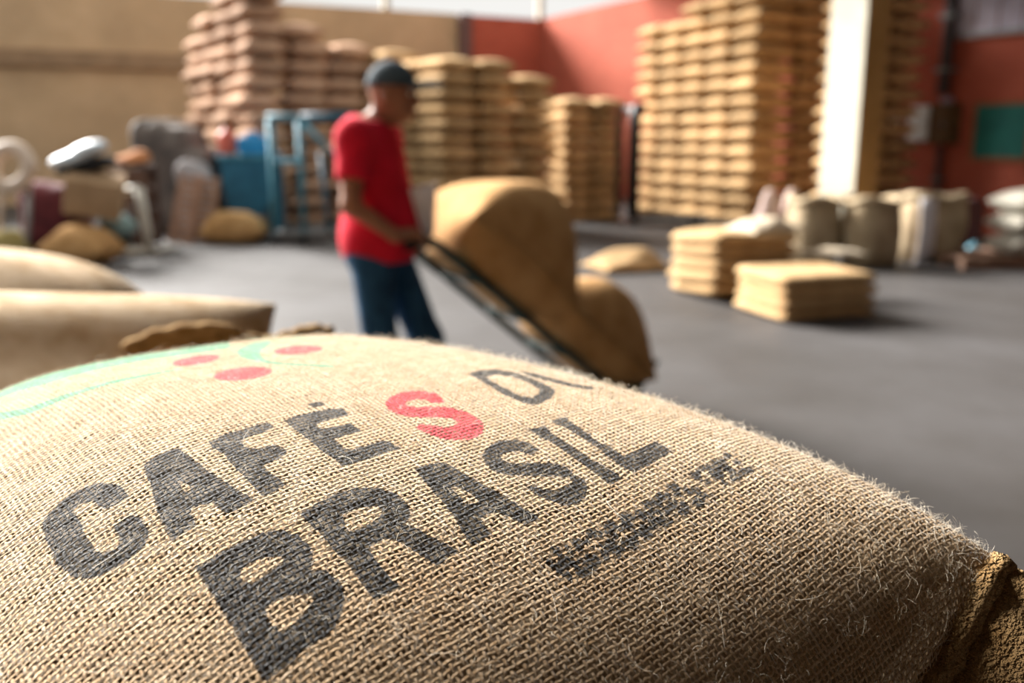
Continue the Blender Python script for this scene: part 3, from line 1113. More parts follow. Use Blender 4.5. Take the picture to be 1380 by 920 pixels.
# middle stack behind the worker
stack((-1.04, 13.7), math.radians(35), .72, .86, {(0, 0): 12, (1, 0): 12, (2, 0): 11, (0, 1): 12, (0, 2): 13, (0, 3): 12},
      .213, M_BURLAP, 'burlap sack in stack behind worker', 'burlap sacks stacked behind the worker', .05, 1)
# low stack beside the black trolley
stack((.86, 15.55), YAW, .62, .9, {(0, 0): 10, (1, 0): 10}, .205, M_BURLAP, 'burlap sack in low stack by black trolley',
      'burlap sacks stacked by the black trolley', .03, 2, ('away from trolley', 'next to trolley'))
# tallest stack beside the cream pillar
stack((3.76, 15.0), YAW, .94, .65, {(0, 0): 14, (1, 0): 14, (0, 1): 14, (0, 2): 14, (0, 3): 13, (0, 4): 13}, .262, M_BURLAP,
      'burlap sack in the tallest stack', 'burlap sacks in the tallest stack', .03, 3)
# shaded stack right behind the pillar
stack((4.72, 12.85), YAW, .58, .9, {(0, 0): 15, (1, 0): 15}, .235, M_BURLAP, 'shaded sack stacked between pillar and red wall',
      'burlap sacks between the pillar and the red wall', .03, 4, ('nearer pillar', 'nearer wall'))
# slumped stack against the tan wall
stack((-4.0, 14.4), math.radians(33), .70, .92, {(0, 0): 14, (1, 0): 12, (2, 0): 11, (0, 1): 14, (0, 2): 13, (0, 3): 12}, .262, M_BURLAP_RED,
      'reddish sack in slumped stack behind cart', 'burlap sacks in the slumped stack', .11, 5)

# ------------------------------------------------------------------ hand truck with two sacks
T0 = Vector((.60, 4.61, .06))                     # toe end of the near rail
T1 = Vector((-.277, 4.08, .90))                   # where the near rail bends into the handle
tr = (T1 - T0).normalized()                       # up along the rails
ts = Vector((-.515, .857, 0))                     # across, away from the near rail
ts = (ts - tr * ts.dot(tr)).normalized()
tn = tr.cross(ts)
tn = tn if tn.z > 0 else -tn
TW = .46
RL = (T1 - T0).length
wheel_c = T0 + tr * .13 - tn * .10
TBASE = Vector((wheel_c.x, wheel_c.y, 0))
tk = empty('hand_truck', TBASE, 0, 'dark green steel hand truck tilted back under two full burlap sacks', 'hand truck')


def rail(off):
    p = [T0 + ts * off, T0 + ts * off + tr * RL * .5, T0 + ts * off + tr * RL * .93]
    a = T1 + ts * off
    end = Vector((-.435, 3.925, .955)) - T1
    for k in range(1, 7):
        s = k / 6
        p.append(a + tr * .02 * (1 - s) + end * (s ** 1.0) + Vector((0, 0, .028 * math.sin(s * math.pi))))
    return [q - TBASE for q in p]


for off in (0, TW):
    pts = rail(off)
    MB().tube(pts, .023, 10).build('side_rail', M_GREENSTEEL, tk, True)
    MB().tube([pts[-1] - (pts[-1] - pts[-3]) * .55, pts[-1] + (pts[-1] - pts[-3]).normalized() * .02], .024, 10).build('grip', M_TYRE, tk, True)
for fr in (.10, .34, .58, .82):
    a = T0 + tr * RL * fr - TBASE
    MB().tube([a, a + ts * TW], .014, 8).build('cross_bar', M_GREENSTEEL, tk, True)
pl = MB()
Rm = Matrix((tn, ts, tr)).transposed()
pl.box(T0 + ts * TW / 2 + tn * .13 - TBASE, (.28, TW + .06, .012), Rm, .003)
pl.build('toe_plate', M_GREENSTEEL, tk)
MB().tube([wheel_c - ts * .07 - TBASE, wheel_c + ts * (TW + .07) - TBASE], .012, 8).build('axle', M_GREYSTEEL, tk, True)
Wr = wheel_c.z
for off in (-.055, TW + .055):
    c = wheel_c + ts * off - TBASE
    ax = ts
    u0 = ax.orthogonal().normalized()
    v0 = ax.cross(u0)
    ring = [c + (u0 * math.cos(t) + v0 * math.sin(t)) * (Wr - .022) for t in np.linspace(0, 2 * math.pi, 29)]
    wo = MB().tube(ring, .022, 8, False).build('wheel', M_TYRE, tk, True)
    hub = MB()
    vs_, n_ = [], 20
    for h_, r_ in ((-.02, .02), (-.018, Wr - .03), (.018, Wr - .03), (.02, .02)):
        vs_ += [c + ax * h_ + (u0 * math.cos(2 * math.pi * k / n_) + v0 * math.sin(2 * math.pi * k / n_)) * r_ for k in range(n_)]
    fs_ = [(i * n_ + k, i * n_ + (k + 1) % n_, (i + 1) * n_ + (k + 1) % n_, (i + 1) * n_ + k) for i in range(3) for k in range(n_)]
    fs_ += [tuple(range(n_)), tuple(3 * n_ + k for k in range(n_))]
    hub.add(vs_, fs_)
    hub.build('hub', M_BLUEHUB, wo, True)

Rs = Matrix((-tr, ts, tn)).transposed().to_4x4()      # sack frame: x down the rails, y across, z off the truck
for (rpos, L, W, T, sag, lab, sd) in ((.325, .64, .64, .44, .02, 'plump burlap sack standing on the toe of the hand truck', 2),
                                      (1.01, .72, .66, .56, .05, 'plump burlap sack riding on top of the hand truck load, pale on top', 6)):
    ms = pillow('truck_sack', L, W, T, 2.2, .50, 40, 40, .66, .02, sd, .02, sag)
    o = empty('coffee_sack', (0, 0, 0), 0, lab, 'sack', 'burlap sacks on the hand truck')
    o.matrix_world = Matrix.Translation(T0 + tr * rpos + ts * TW * .5 + tn * .03) @ Rs
    link('body', ms, M_BURLAP_GOLD, o)
    rim = []
    for k in range(40):
        t = -1 + 2 * k / 39
        rim.append(Vector((math.sin(t * math.pi / 2) * L / 2 * .97, -W / 2 * 1.005, T * .34 + .004 * math.sin(k * 1.7) - sag * math.sin(t * math.pi / 2) ** 2)))
    MB().tube(rim, .008, 6).build('seam', M_HEM, o, True)
    if sd == 6:
        # gathered white mouth of the sack, hanging by the handle
        E = np.zeros((14, 12, 3))
        inv = o.matrix_world.inverted()
        for i_ in range(14):
            for j_ in range(12):
                p_, q_ = i_ / 13, j_ / 11
                w_ = .105 * (1 - .7 * p_)
                E[i_, j_] = inv @ Vector((-.375 + (q_ - .5) * w_ + .02 * p_, 4.0 + .04 * q_ + .02 * math.sin(q_ * 14), 1.19 - .22 * p_ + .02 * q_))
        eo = link('gathered_mouth', grid_mesh('gathered_mouth', E), M_WHITECLOTH, o)
        eo.modifiers.new('thickness', 'SOLIDIFY').thickness = .012
        tag(eo, 'white gathered cloth at the sack mouth')

# ------------------------------------------------------------------ worker
WF = Vector((.99, -.12, 0)).normalized()          # the way he faces
WR = Vector((WF.y, -WF.x, 0))                     # his right-hand side
WB = Vector((-.592, 4.06, 0))


def wp(f_, r_, z):
    return WB + WF * f_ + WR * r_ + Vector((0, 0, z))


WFR = np.array([[WF.x, WR.x, 0], [WF.y, WR.y, 0], [0, 0, 1]])
hip = {1: wp(.0, .09, .92), -1: wp(.02, -.09, .92)}
knee = {1: wp(.03, .10, .50), -1: wp(.19, -.10, .50)}
ank = {1: wp(-.06, .10, .10), -1: wp(.17, -.10, .10)}
sho = {1: wp(-.03, .185, 1.40), -1: wp(.0, -.185, 1.40)}
elb = {1: Vector((-.655, 3.80, 1.13)), -1: wp(-.03, -.26, 1.13)}
grip_n = Vector((-.412, 3.945, .965))
grip_f = grip_n + ts * TW
wri = {1: Vector((-.485, 3.865, 1.0)), -1: grip_f + Vector((-.06, -.03, .05))}
LO = WB + Vector((-.5, -.55, -.02))
HI = WB + Vector((.55, .62, 1.80))


def torso(S, g=0.0):
    S.ell(wp(-.01, 0, .95), (.125 + g, .165 + g, .13 + g), .06, WFR)
    S.ell(wp(.02, 0, 1.08), (.135 + g, .155 + g, .17 + g), .08, WFR)
    S.ell(wp(-.005, 0, 1.27), (.125 + g, .175 + g, .18 + g), .08, WFR)
    S.cap(sho[1] + Vector((0, 0, -.01)), sho[-1] + Vector((0, 0, -.01)), .062 + g, .062 + g, .07)
    S.cap(wp(-.035, .05, 1.40), wp(-.035, -.05, 1.40), .085 + g, .085 + g, .06)
    return S


def arms(S, g=0.0, to=1.0):
    for s in (1, -1):
        S.cap(sho[s], sho[s].lerp(elb[s], to), .056 + g, .056 - .014 * to + g, .03)
    return S


HEADC = wp(.085, .0, 1.575)
S = SDF(LO, HI, .0075)
torso(S)
arms(S)
for s in (1, -1):
    S.cap(elb[s], wri[s], .041, .027, .02)
    S.cap(hip[s], knee[s], .082, .056, .05)
    S.cap(knee[s], ank[s], .055, .040, .03)
    S.cap(ank[s], ank[s] + WF * .13 + Vector((0, 0, -.055)), .042, .035, .03)
# neck and head
S.cap(wp(-.01, 0, 1.42), wp(.06, 0, 1.52), .058, .055, .03)
S.ell(HEADC + Vector((0, 0, .025)), (.098, .078, .105), .03, WFR)
S.ell(HEADC + WF * .03 + Vector((0, 0, -.055)), (.070, .060, .070), .03, WFR)
S.cap(HEADC + WF * .092 + Vector((0, 0, .005)), HEADC + WF * .112 + Vector((0, 0, -.030)), .010, .016, .012)     # nose
S.ell(HEADC + WF * .088 + Vector((0, 0, -.068)), (.016, .026, .011), .006, WFR)                                 # lips
S.ell(HEADC + WF * .085 + Vector((0, 0, .028)), (.016, .055, .010), .012, WFR)                                  # brow
for s in (1, -1):
    S.ell(HEADC + WR * s * .078 + WF * -.008 + Vector((0, 0, -.012)), (.022, .010, .032), .006, WFR)            # ear
# hands closed on the grips
for s, gp in ((1, grip_n), (-1, grip_f)):
    gdir = (Vector((-.435, 3.925, .955)) - T1).normalized()
    side = Vector((0, 0, 1)).cross(gdir).normalized()            # across the grip
    out = -side if s == 1 else side
    palm = gp + Vector((0, 0, .030)) + out * .016
    S.cap(wri[s], palm, .027, .030, .02)
    S.ell(palm, (.046, .026, .026), .015, np.array([list(gdir), list(side), [0, 0, 1]]).T)
    for q in range(4):
        o0 = gp + gdir * (-.036 + .024 * q)
        ln = (.9, 1.0, .96, .8)[q]
        k0 = o0 + Vector((0, 0, .036)) + out * .012
        k1 = o0 + out * .034 * ln + Vector((0, 0, .012))
        k2 = o0 + out * .030 * ln + Vector((0, 0, -.020))
        k3 = o0 - out * .004 + Vector((0, 0, -.034 * ln))
        for a_, b_ in ((k0, k1), (k1, k2), (k2, k3)):
            S.cap(a_, b_, .0095, .009, .003)
    th0 = gp + gdir * .03 + Vector((0, 0, .03)) - out * .008
    th1 = gp - gdir * .028 - out * .030 + Vector((0, 0, .010))
    th2 = gp - gdir * .040 - out * .022 + Vector((0, 0, -.016))
    S.cap(th0, th1, .012, .010, .006)
    S.cap(th1, th2, .010, .009, .003)
man = empty('person', WB, 0, 'person in a red T-shirt, blue jeans and dark cap wheeling a loaded hand truck', 'person')
TM = Matrix.Translation(-WB)


def part(name, mesh, m, parent=man, label=None):
    mesh.transform(TM)
    return tag(link(name, mesh, m, parent), label)


part('body', S.mesh('body', 1), M_SKIN)
# T-shirt
S = SDF(LO, HI, .009)
torso(S, .016)
S.ell(wp(.03, 0, .98), (.150, .180, .16), .08, WFR)
S.cut(wp(0, 0, .872), (.0, 0, -1))
S.cut(wp(0, 0, 1.478), (WF.x * .25, WF.y * .25, .97))
for s in (1, -1):
    d = (elb[s] - sho[s]).normalized()
    S.cap(sho[s] + Vector((0, 0, -.002)), elb[s], .074, .066, .04, cut=(sho[s].lerp(elb[s], .64), d))
part('t_shirt', S.mesh('t_shirt', 2), M_SHIRT)
# jeans
S = SDF(LO, HI, .009)
S.ell(wp(-.015, 0, .93), (.137, .172, .125), .05, WFR)
for s in (1, -1):
    S.cap(hip[s], knee[s], .098, .076, .04)
    S.cap(knee[s], ank[s] + Vector((0, 0, .0)), .075, .062, .04)
S.cut(wp(0, 0, .97), (0, 0, 1))
S.cut(wp(0, 0, .06), (0, 0, -1))
part('jeans', S.mesh('jeans', 2), M_JEANS)
for s in (1, -1):
    S = SDF(ank[s] - Vector((.2, .2, .12)), ank[s] + Vector((.3, .25, .1)), .007)
    S.cap(ank[s] + WF * -.03 + Vector((0, 0, -.055)), ank[s] + WF * .15 + Vector((0, 0, -.06)), .050, .044, .02)
    S.cap(ank[s], ank[s] + Vector((0, 0, -.05)), .050, .05, .02)
    S.cut(ank[s] + Vector((0, 0, -.0985)), (0, 0, -1))
    part('shoe', S.mesh('shoe', 1), M_SHOE)
# cap with a brim
S = SDF(HEADC - Vector((.16, .16, .06)), HEADC + Vector((.28, .16, .2)), .006)
S.ell(HEADC + Vector((0, 0, .03)), (.110, .091, .112), .01, WFR)
S.cut(HEADC + Vector((0, 0, .035)), (0, 0, -1))
cp_ = part('cap', S.mesh('cap', 1), M_CAP)
S = SDF(HEADC - Vector((.16, .16, .06)), HEADC + Vector((.28, .16, .2)), .005)
S.ell(HEADC + WF * .135 + Vector((0, 0, .036)), (.095, .078, .016), .005, WFR)
part('brim', S.mesh('brim', 1), M_CAP, cp_)
MB().tube([HEADC + Vector((0, 0, .140)) - WB, HEADC + Vector((0, 0, .148)) - WB], .009, 8).build('button', M_CAP, cp_)
for s in (1, -1):
    e = HEADC + WF * .084 + WR * s * .031 + Vector((0, 0, .006)) - WB
    eb = MB().lathe([(.001, -.011), (.008, -.008), (.012, 0), (.008, .008), (.001, .011)], 10, e).build('eye', M_EYE, man, True)
    MB().lathe([(.001, -.004), (.005, -.003), (.006, 0), (.005, .003), (.001, .004)], 8, e + WF * .0095).build('pupil', M_DARK, eb, True)

# ------------------------------------------------------------------ bundles of empty folded sacks on the floor
def bundle(L, W, T, seed, name='bundle_mesh'):
    """flat folded bundle: wavy slab with layered edges"""
    n, m = 22, 14
    s = np.linspace(-1, 1, n)
    t = np.linspace(-1, 1, m)
    Sx, Ty = np.meshgrid(s, t, indexing='ij')
    r = np.random.default_rng(seed)
    X = np.sign(Sx) * np.abs(Sx) ** .8 * L / 2
    Y = np.sign(Ty) * np.abs(Ty) ** .8 * W / 2
    e = (1 - np.abs(Sx) ** 10) * (1 - np.abs(Ty) ** 10)
    wv = T * .18 * vnoise(np.stack([Sx, Ty, Sx * 0], -1), 2.4, seed)
    wv = wv - wv.min()
    z = T * .5 + T * .5 * e ** .5 + wv
    top = np.stack([X, Y, z], -1)
    bot = np.stack([X, Y, T * .5 - T * .5 * e ** .5 + wv], -1)
    ed = np.zeros(Sx.shape, bool)
    ed[0] = ed[-1] = True
    ed[:, 0] = ed[:, -1] = True
    bot[ed] = top[ed]
    return grid_mesh(name, top, bot)


M_FOLD = mat('folded_burlap', (.56, .38, .20), (.40, .25, .12), 9, .95, .5, 120, spec=.1, rnd=.12)
BM = [bundle(.80, .52, .105, s) for s in range(4)]


def pile(near, yaw, layers, sx, sy, pitch, words, group, seed=0, top=True):
    r = random.Random(seed)
    ca, sa = math.cos(yaw), math.sin(yaw)
    for k in range(layers):
        x, y = .40 * sx + r.uniform(-.02, .02), .26 * sy + r.uniform(-.015, .015)
        o = set_sack('folded_sack_bundle', BM[seed], M_FOLD, (near[0] + x * ca - y * sa, near[1] + x * sa + y * ca, k * pitch),
                     (0, 0, yaw + r.uniform(-.04, .04)), '%s, %s' % (words, 'lying on the floor' if k == 0 else ('on top of the pile' if k == layers - 1 else '%s layer from the floor' % ORD[k])),
                     group, 'folded sacks')
        o.scale = (sx, sy, pitch / .105 * .99)


p = floor_at(1058, 438)
pile(p, math.radians(18), 4, 1.10, 1.45, .09, 'folded burlap sack bundle in the lower of two piles', 'folded bundles in the near pile', 1)
p = floor_at(962, 410)
pile(p, math.radians(22), 5, 1.12, 1.5, .112, 'folded burlap sack bundle in the taller of two piles', 'folded bundles in the taller pile', 2)
# sunlit pile tops done as added pale sacks; one limp sack on the floor
q = floor_at(962, 410) + Vector((.55, .55, .565))
set_sack('empty_sack', pillow('limp_sack', .62, .42, .12, 2.2, .5, 22, 16, .8, .05, 4, .05), M_BURLAP_SUNLIT, q, (.0, .0, .5),
         'limp sack added in a sunlit tone on top of the taller folded pile')
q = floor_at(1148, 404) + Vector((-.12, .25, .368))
set_sack('empty_sack', pillow('limp_sack', .50, .32, .06, 2.2, .5, 22, 16, .8, .05, 8, .05), M_BURLAP_SUNLIT, q, (0, 0, .35),
         'limp sack added in a sunlit tone on top of the nearer folded pile')
q = floor_at(846, 366)
SL = pillow('limp_sack', .80, .62, .20, 2.0, .55, 26, 20, .85, .06, 5, .05)
set_sack('empty_sack', SL, M_FOLD, q + Vector((0, .2, 0)), (0, 0, .4), 'orange-brown limp sack lying alone on the floor by the folded piles')

# ------------------------------------------------------------------ open bags by the pillar
def open_bag(base, rz, w, d, h, m, label, lean=0.0, strap=False, seed=0, group='open bags along the red wall'):
    root = empty('open_bag', base, rz, label, 'bag', group)
    prof = [(.02, .0), (.40, 0), (.47, .02), (.52, .25), (.54, .55), (.50, .85), (.47, .97), (.46, 1.0)]
    b = MB().lathe([(r * w, z * h) for r, z in prof], 36, sq=3.2, sy=d / w, cap=True)
    vv = np.array([tuple(p) for p in b.v])
    nz = vnoise(vv, 7.0, seed)
    nn = vv * np.array([1, 1, 0])
    vv = vv + nn * .07 * nz[:, None]
    vv[:, 2] += (.03 * h * nz) * (vv[:, 2] > .5 * h)
    vv[:, 0] += lean * vv[:, 2]
    b.v = [tuple(p) for p in vv]
    b.f = b.f[:-1]
    b.build('body', m, root, True)
    ring = []
    for k in range(37):
        t = 2 * math.pi * k / 36
        ct, st = math.cos(t), math.sin(t)
        mm = (abs(ct) ** 3.2 + abs(st) ** 3.2) ** (-1 / 3.2)
        ring.append(Vector((.47 * w * mm * ct + lean * h, .47 * d * mm * st, h * (.99 + .035 * math.sin(3 * t + seed)))))
    MB().tube(ring, .035 + .05 * w * .3, 8, False).build('rolled_rim', M_BIGBAG, root, True)
    n = 14
    r_ = np.linspace(-1, 1, n)
    A, B_ = np.meshgrid(r_, r_, indexing='ij')
    z = h * (.86 + .1 * (1 - np.maximum(np.abs(A), np.abs(B_)) ** 2)) + .03 * vnoise(np.stack([A, B_, A * 0], -1), 3, seed)
    link('contents', grid_mesh('contents', np.stack([A * .44 * w + lean * h, B_ * .44 * d, z], -1)), M_BEANS, root)
    if strap:
        sp_ = MB()
        pr = [(.40, .0), (.50, .04), (.535, .25), (.555, .55), (.52, .85), (.50, 1.0)]
        vs_ = []
        for r0, z0 in pr:
            for sx_ in (-.14, .14):
                vs_.append((sx_ * w - .28 * w, -r0 * d * 1.03 - .012, z0 * h))
        sp_.add(vs_, [(2 * i, 2 * i + 1, 2 * i + 3, 2 * i + 2) for i in range(len(pr) - 1)])
        so_ = sp_.build('white_panel', M_WHITECLOTH, root, True)
        so_.modifiers.new('thickness', 'SOLIDIFY').thickness = .008
        tag(so_, 'white vertical panel on the bag')
    return root


p = floor_at(1100, 358)
open_bag(p + Vector((0, .24, 0)), .2, .50, .50, .72, M_BIGBAG, 'round open burlap bag standing in front of the cream pillar', .02, False, 1)
p = floor_at(1185, 362)
open_bag(p + Vector((0, .35, 0)), .25, .56, .56, .72, M_BIGBAG, 'slouching open burlap bag to the right of the cream pillar, without a white panel', -.03, False, 2)
p = floor_at(1262, 356)
open_bag(p + Vector((0, .36, 0)), .15, .70, .60, .74, M_BIGBAG, 'broad open burlap bag with a white vertical panel', .05, True, 3)
p = floor_at(1062, 342)
for i, (dx, hh, rr) in enumerate(((-.14, .76, .12), (.16, .74, .11))):
    S = SDF((-.3, -.3, -.02), (.3, .3, 1.0), .02)
    S.ell((0, 0, .25), (.19, .17, .27), .05)
    S.ell((.03, 0, .52), (rr, .11, .25), .08)
    S.cut((0, 0, 0), (0, 0, -1))
    tag(link('tied_bag', S.mesh('tied_bag', 1), M_PINKBAG, None, p + Vector((dx, .55, 0)), (0, 0, i)),
        ['pale pink tied bag leaning before the tallest stack', 'pale pink tied bag wedged beside the round open bag'][i], 'bag', 'pink tied bags')
p = floor_at(1316, 345)
S = SDF((-.4, -.4, -.02), (.4, .4, .9), .02)
S.rbox((0, 0, .34), (.2, .24, .34), .14)
S.cut((0, 0, 0), (0, 0, -1))
tag(link('dark_bag', S.mesh('dark_bag', 1), mat('dark_maroon_bag', (.06, .02, .018), None, 5, .9), None, p + Vector((0, .45, 0))),
    'dark rounded bag standing between the white-panelled bag and the red wall', 'bag')
# low pallet with sacks at the right
p = floor_at(1362, 362)
pal = empty('pallet', p, YAW - math.pi / 2 + 1.3, 'low worn wooden pallet on the floor under the white sacks', 'pallet')
for k in range(5):
    MB().box((-.5 + .25 * k, .4, .12), (.16, .8, .022), bev=.004).build('plank', M_WOOD, pal)
for k in range(3):
    MB().box((0, .06 + .34 * k, .055), (1.15, .09, .11), bev=.004).build('bearer', M_WOOD, pal)
for k in range(3):
    o = set_sack('white_sack', PILLOWS[k], mat('white_woven_sack', (.66, .62, .52), (.5, .46, .38), 5, .85, .3, 60), p + Vector((.33, .36, .131 + k * .235)), (0, 0, .25 + .05 * k),
                 'white woven sack on the pallet by the red wall, %s' % ('lowest of three', 'in the middle of three', 'topmost of three')[k], 'white sacks on the pallet')
    o.scale = (.74, .8, .94)
p = floor_at(1334, 349)
for i, dx in enumerate((0, .22)):
    tag(MB().lathe([(.05, 0), (.085, .01), (.09, .1), (.07, .14), (.03, .15), (.03, .18)], 14).build('jug', M_BLUEHUB if i else M_TEAL, None, True, p + Vector((dx - .1, .2 - i * .1, 0))),
        ['small teal jug on the floor by the pallet', 'small pale blue jug on the floor by the pallet'][i], 'jug')

# ------------------------------------------------------------------ black trolley beside the low stack
p = floor_at(852, 301)
tb = empty('platform_trolley', p, 0, 'black steel trolley with a tall push bar beside the low sack stack', 'trolley')
h_ = 1.85
MB().tube([(0, 0, .12), (0, 0, h_ - .1), (.03, .02, h_), (.12, .10, h_)], .10, 8).build('push_bar', M_BLACKSTEEL, tb, True)
MB().tube([(-.18, .55, .12), (-.18, .55, h_ - .1), (-.15, .52, h_), (.0, .30, h_), (.12, .10, h_)], .06, 8).build('push_bar', M_BLACKSTEEL, tb, True)
MB().box((.55, -.10, .13), (1.25, .62, .07), Matrix.Rotation(-.35, 3, 'Z'), .01).build('deck', M_BLACKSTEEL, tb)
for x_, y_ in ((.05, -.18), (.05, .35), (1.0, -.48), (1.0, .02)):
    MB().lathe([(.01, -.02), (.05, -.02), (.05, .02), (.01, .02)], 12, (x_, y_, .05), 'X').build('castor', M_TYRE, tb, True)

# ------------------------------------------------------------------ fittings on the red wall
def wall_item(name, px, py, w, h, d, m, label, cat):
    c = on_right_wall(px, py)
    r = empty(name, c, RW_ROT, label, cat)
    MB().box((0, -d / 2, 0), (w, d, h), bev=.012).build('case', m, r)
    return r


DW = (on_right_wall(1260, 165) - Vector((0, 0, CAM_H))).length / F_PX      # metres per pixel there
r = wall_item('switch_box', 1248, 166, .42, .52, .16, M_WHITEBOX, 'pale grey switch box on the red wall beside the brown box', 'electric box')
MB().box((0, -.17, 0), (.34, .02, .44), bev=.004).build('door', M_WHITEBOX, r)
MB().box((.12, -.19, 0), (.02, .02, .08)).build('latch', M_GREYSTEEL, r)
r = wall_item('switch_box', 1281, 167, .36, .58, .26, M_BROWNBOX, 'brown switch box on the red wall at the foot of the dark conduit', 'electric box')
MB().box((0, -.27, 0), (.30, .02, .5), bev=.004).build('door', M_BROWNBOX, r)
MB().box((.1, -.29, 0), (.02, .02, .08)).build('latch', M_GREYSTEEL, r)
MB().lathe([(.06, 0), (.09, .01), (.09, .07), (.05, .1)], 14, (0, -.13, .29)).build('gland', M_LILAC, r, True)
r = wall_item('switch_box', 1209, 180, .24, .50, .14, M_WHITEBOX, 'small grey switch box on the red wall next to the shaded stack', 'electric box')
MB().box((0, -.15, 0), (.18, .02, .42), bev=.004).build('door', M_WHITEBOX, r)
c0 = on_right_wall(1278, 127)
ct_ = on_right_wall(1296, -10)
cdt = empty('conduit', c0, RW_ROT, 'thick dark conduit running up the red wall above the brown box', 'conduit')
MB().tube([(0, -.12, 0), (0, -.12, 1.1), (0, -.12, ct_.z - c0.z + .3)], .085, 12).build('pipe', M_PIPE, cdt, True)
for z_ in (.35, 1.1):
    MB().box((0, -.11, z_), (.26, .2, .05), bev=.005).build('clamp', M_GREYSTEEL, cdt)
c0 = on_right_wall(1272, 196)
cd2 = empty('conduit', c0, RW_ROT, 'thin dark conduit running down the red wall below the brown box', 'conduit')
MB().tube([(0, -.08, 0), (0, -.08, -c0.z + .02)], .045, 10).build('pipe', M_PIPE, cd2, True)
MB().box((0, -.07, -.5), (.15, .13, .04), bev=.004).build('clamp', M_GREYSTEEL, cd2)
c0 = on_right_wall(1352, 177)
bd = empty('notice_board', c0, RW_ROT, 'green board in a brown frame on the red wall', 'board')
bw_, bh_ = .82, .72
MB().box((0, -.03, 0), (bw_, .03, bh_)).build('panel', M_BOARD, bd)
for s in (-1, 1):
    MB().box((0, -.035, s * (bh_ / 2 + .025)), (bw_ + .1, .06, .05), bev=.006).build('frame_bar', M_BOARDFRAME, bd)
    MB().box((s * (bw_ / 2 + .025), -.035, 0), (.05, .06, bh_), bev=.006).build('frame_bar', M_BOARDFRAME, bd)

# ------------------------------------------------------------------ teal cage cart behind the worker
p = floor_at(372, 330)
Yc = p.y
cart = empty('cage_cart', p, 0, 'teal steel cage cart with a diagonal brace, standing behind the worker', 'cart')
CW, CD, CH = .98, .62, 1.66
CR = .20
cart.rotation_euler = (0, 0, CR)
def bar(a, b_, r_, name='bar', m=M_TEAL):
    return MB().tube([a, b_], r_, 6).build(name, m, cart, True)
for x_ in (0, .37):
    for y_ in (0, CD):
        bar((x_, y_, .10), (x_, y_, CH), .035, 'post')
for y_ in (0, CD):
    bar((-.03, y_, CH), (.40, y_, CH), .038, 'top_rail')
    bar((0, y_, 1.08), (.37, y_, 1.08), .03, 'mid_rail')
    bar((-.03, y_, .16), (CW + .02, y_, .16), .035, 'base_rail', M_GREYSTEEL)
    bar((.40, y_, CH - .05), (CW - .02, y_, 1.02), .036, 'brace')
for x_ in (0, .37):
    bar((x_, 0, CH), (x_, CD, CH), .032, 'top_rail')
    bar((x_, 0, .16), (x_, CD, .16), .03, 'base_rail', M_GREYSTEEL)
bar((CW - .28, .0, .16), (CW - .34, .0, 1.2), .035, 'post', M_TEALDARK)
bar((.40, CD, CH), (CW + .12, CD, CH + .02), .06, 'top_rail', M_TEALDARK)
bar((CW, 0, .16), (CW, CD, .16), .03, 'base_rail', M_GREYSTEEL)
MB().box((.07, .3, .7), (.10, .5, 1.0), bev=.01).build('side_panel', M_BLUETUB, cart)
for x_ in (.0, .37, CW - .05):
    for y_ in (0, CD):
        MB().lathe([(.01, -.025), (.065, -.025), (.065, .025), (.01, .025)], 12, (x_, y_, .065), 'X').build('castor', M_TYRE, cart, True)
        MB().tube([(x_, y_, .08), (x_, y_, .16)], .02, 6).build('castor_fork', M_GREYSTEEL, cart, True)

hb = cart.matrix_basis @ Vector((CW - .03, -.02, 1.04))
S = SDF((-.2, -.2, -.6), (.2, .2, .12), .018)
S.ell((0, 0, -.24), (.085, .07, .21), .05)
S.cap((0, 0, -.08), (.0, 0, .03), .035, .03, .05)
tag(link('white_bag', S.mesh('white_bag', 1), M_WHITECLOTH, None, hb), 'small white cloth bag hanging from the brace of the teal cart', 'bag')

# blue rounded hopper with two containers on its rim
p = floor_at(335, 318)
hop = empty('hopper', p, .15, 'dark blue rounded steel hopper standing to the left of the teal cart', 'hopper')
n = 18
vs_, fs_ = [], []
for y_ in (0, .6):
    ring = [(-.36, 1.12), (.32, 1.12)] + [(.02 + .31 * math.cos(t) * (1.05), .62 + .40 * math.sin(t)) for t in np.linspace(0, -math.pi, n)]
    vs_ += [(x_, y_, z_) for x_, z_ in ring]
k_ = n + 2
fs_ = [tuple(range(k_)), tuple(range(2 * k_ - 1, k_ - 1, -1))] + [(i, (i + 1) % k_, (i + 1) % k_ + k_, i + k_) for i in range(k_)]
MB().add(vs_, fs_).build('tub', M_BLUETUB, hop)
MB().box((-.02, .3, 1.13), (.76, .66, .05), bev=.01).build('rim', M_TEAL, hop)
for x_, y_ in ((-.3, .05), (.28, .05), (-.3, .55), (.28, .55)):
    MB().tube([(x_, y_, .0), (x_ * .9, y_, 1.1)], .025, 6).build('leg', M_TEALDARK, hop, True)
hz = p
tag(MB().lathe([(.10, 0), (.13, .02), (.13, .26), (.09, .33), (.05, .34), (.05, .38)], 16).build('canister', M_REDPLASTIC, None, True, p + Vector((-.30, .25, 1.155))),
    'red-orange plastic canister standing on the blue hopper', 'canister')
tag(MB().box((0, 0, .13), (.42, .3, .26), bev=.05).box((0, 0, .29), (.2, .1, .07), bev=.02).build('plastic_crate', M_BLUE, None, False, p + Vector((.06, .3, 1.155)), (0, 0, .15)),
    'bright blue plastic box standing on the blue hopper', 'box')
# full sack under the hopper
o = set_sack('coffee_sack', pillow('floor_sack', .86, .55, .40, 2.3, .5, 24, 18, .6, .03, 3, .02), M_BURLAP_GOLD, floor_at(322, 325) + Vector((0, -.12, 0)), (0, 0, .1),
             'brown burlap sack slumped on the floor below the blue hopper')

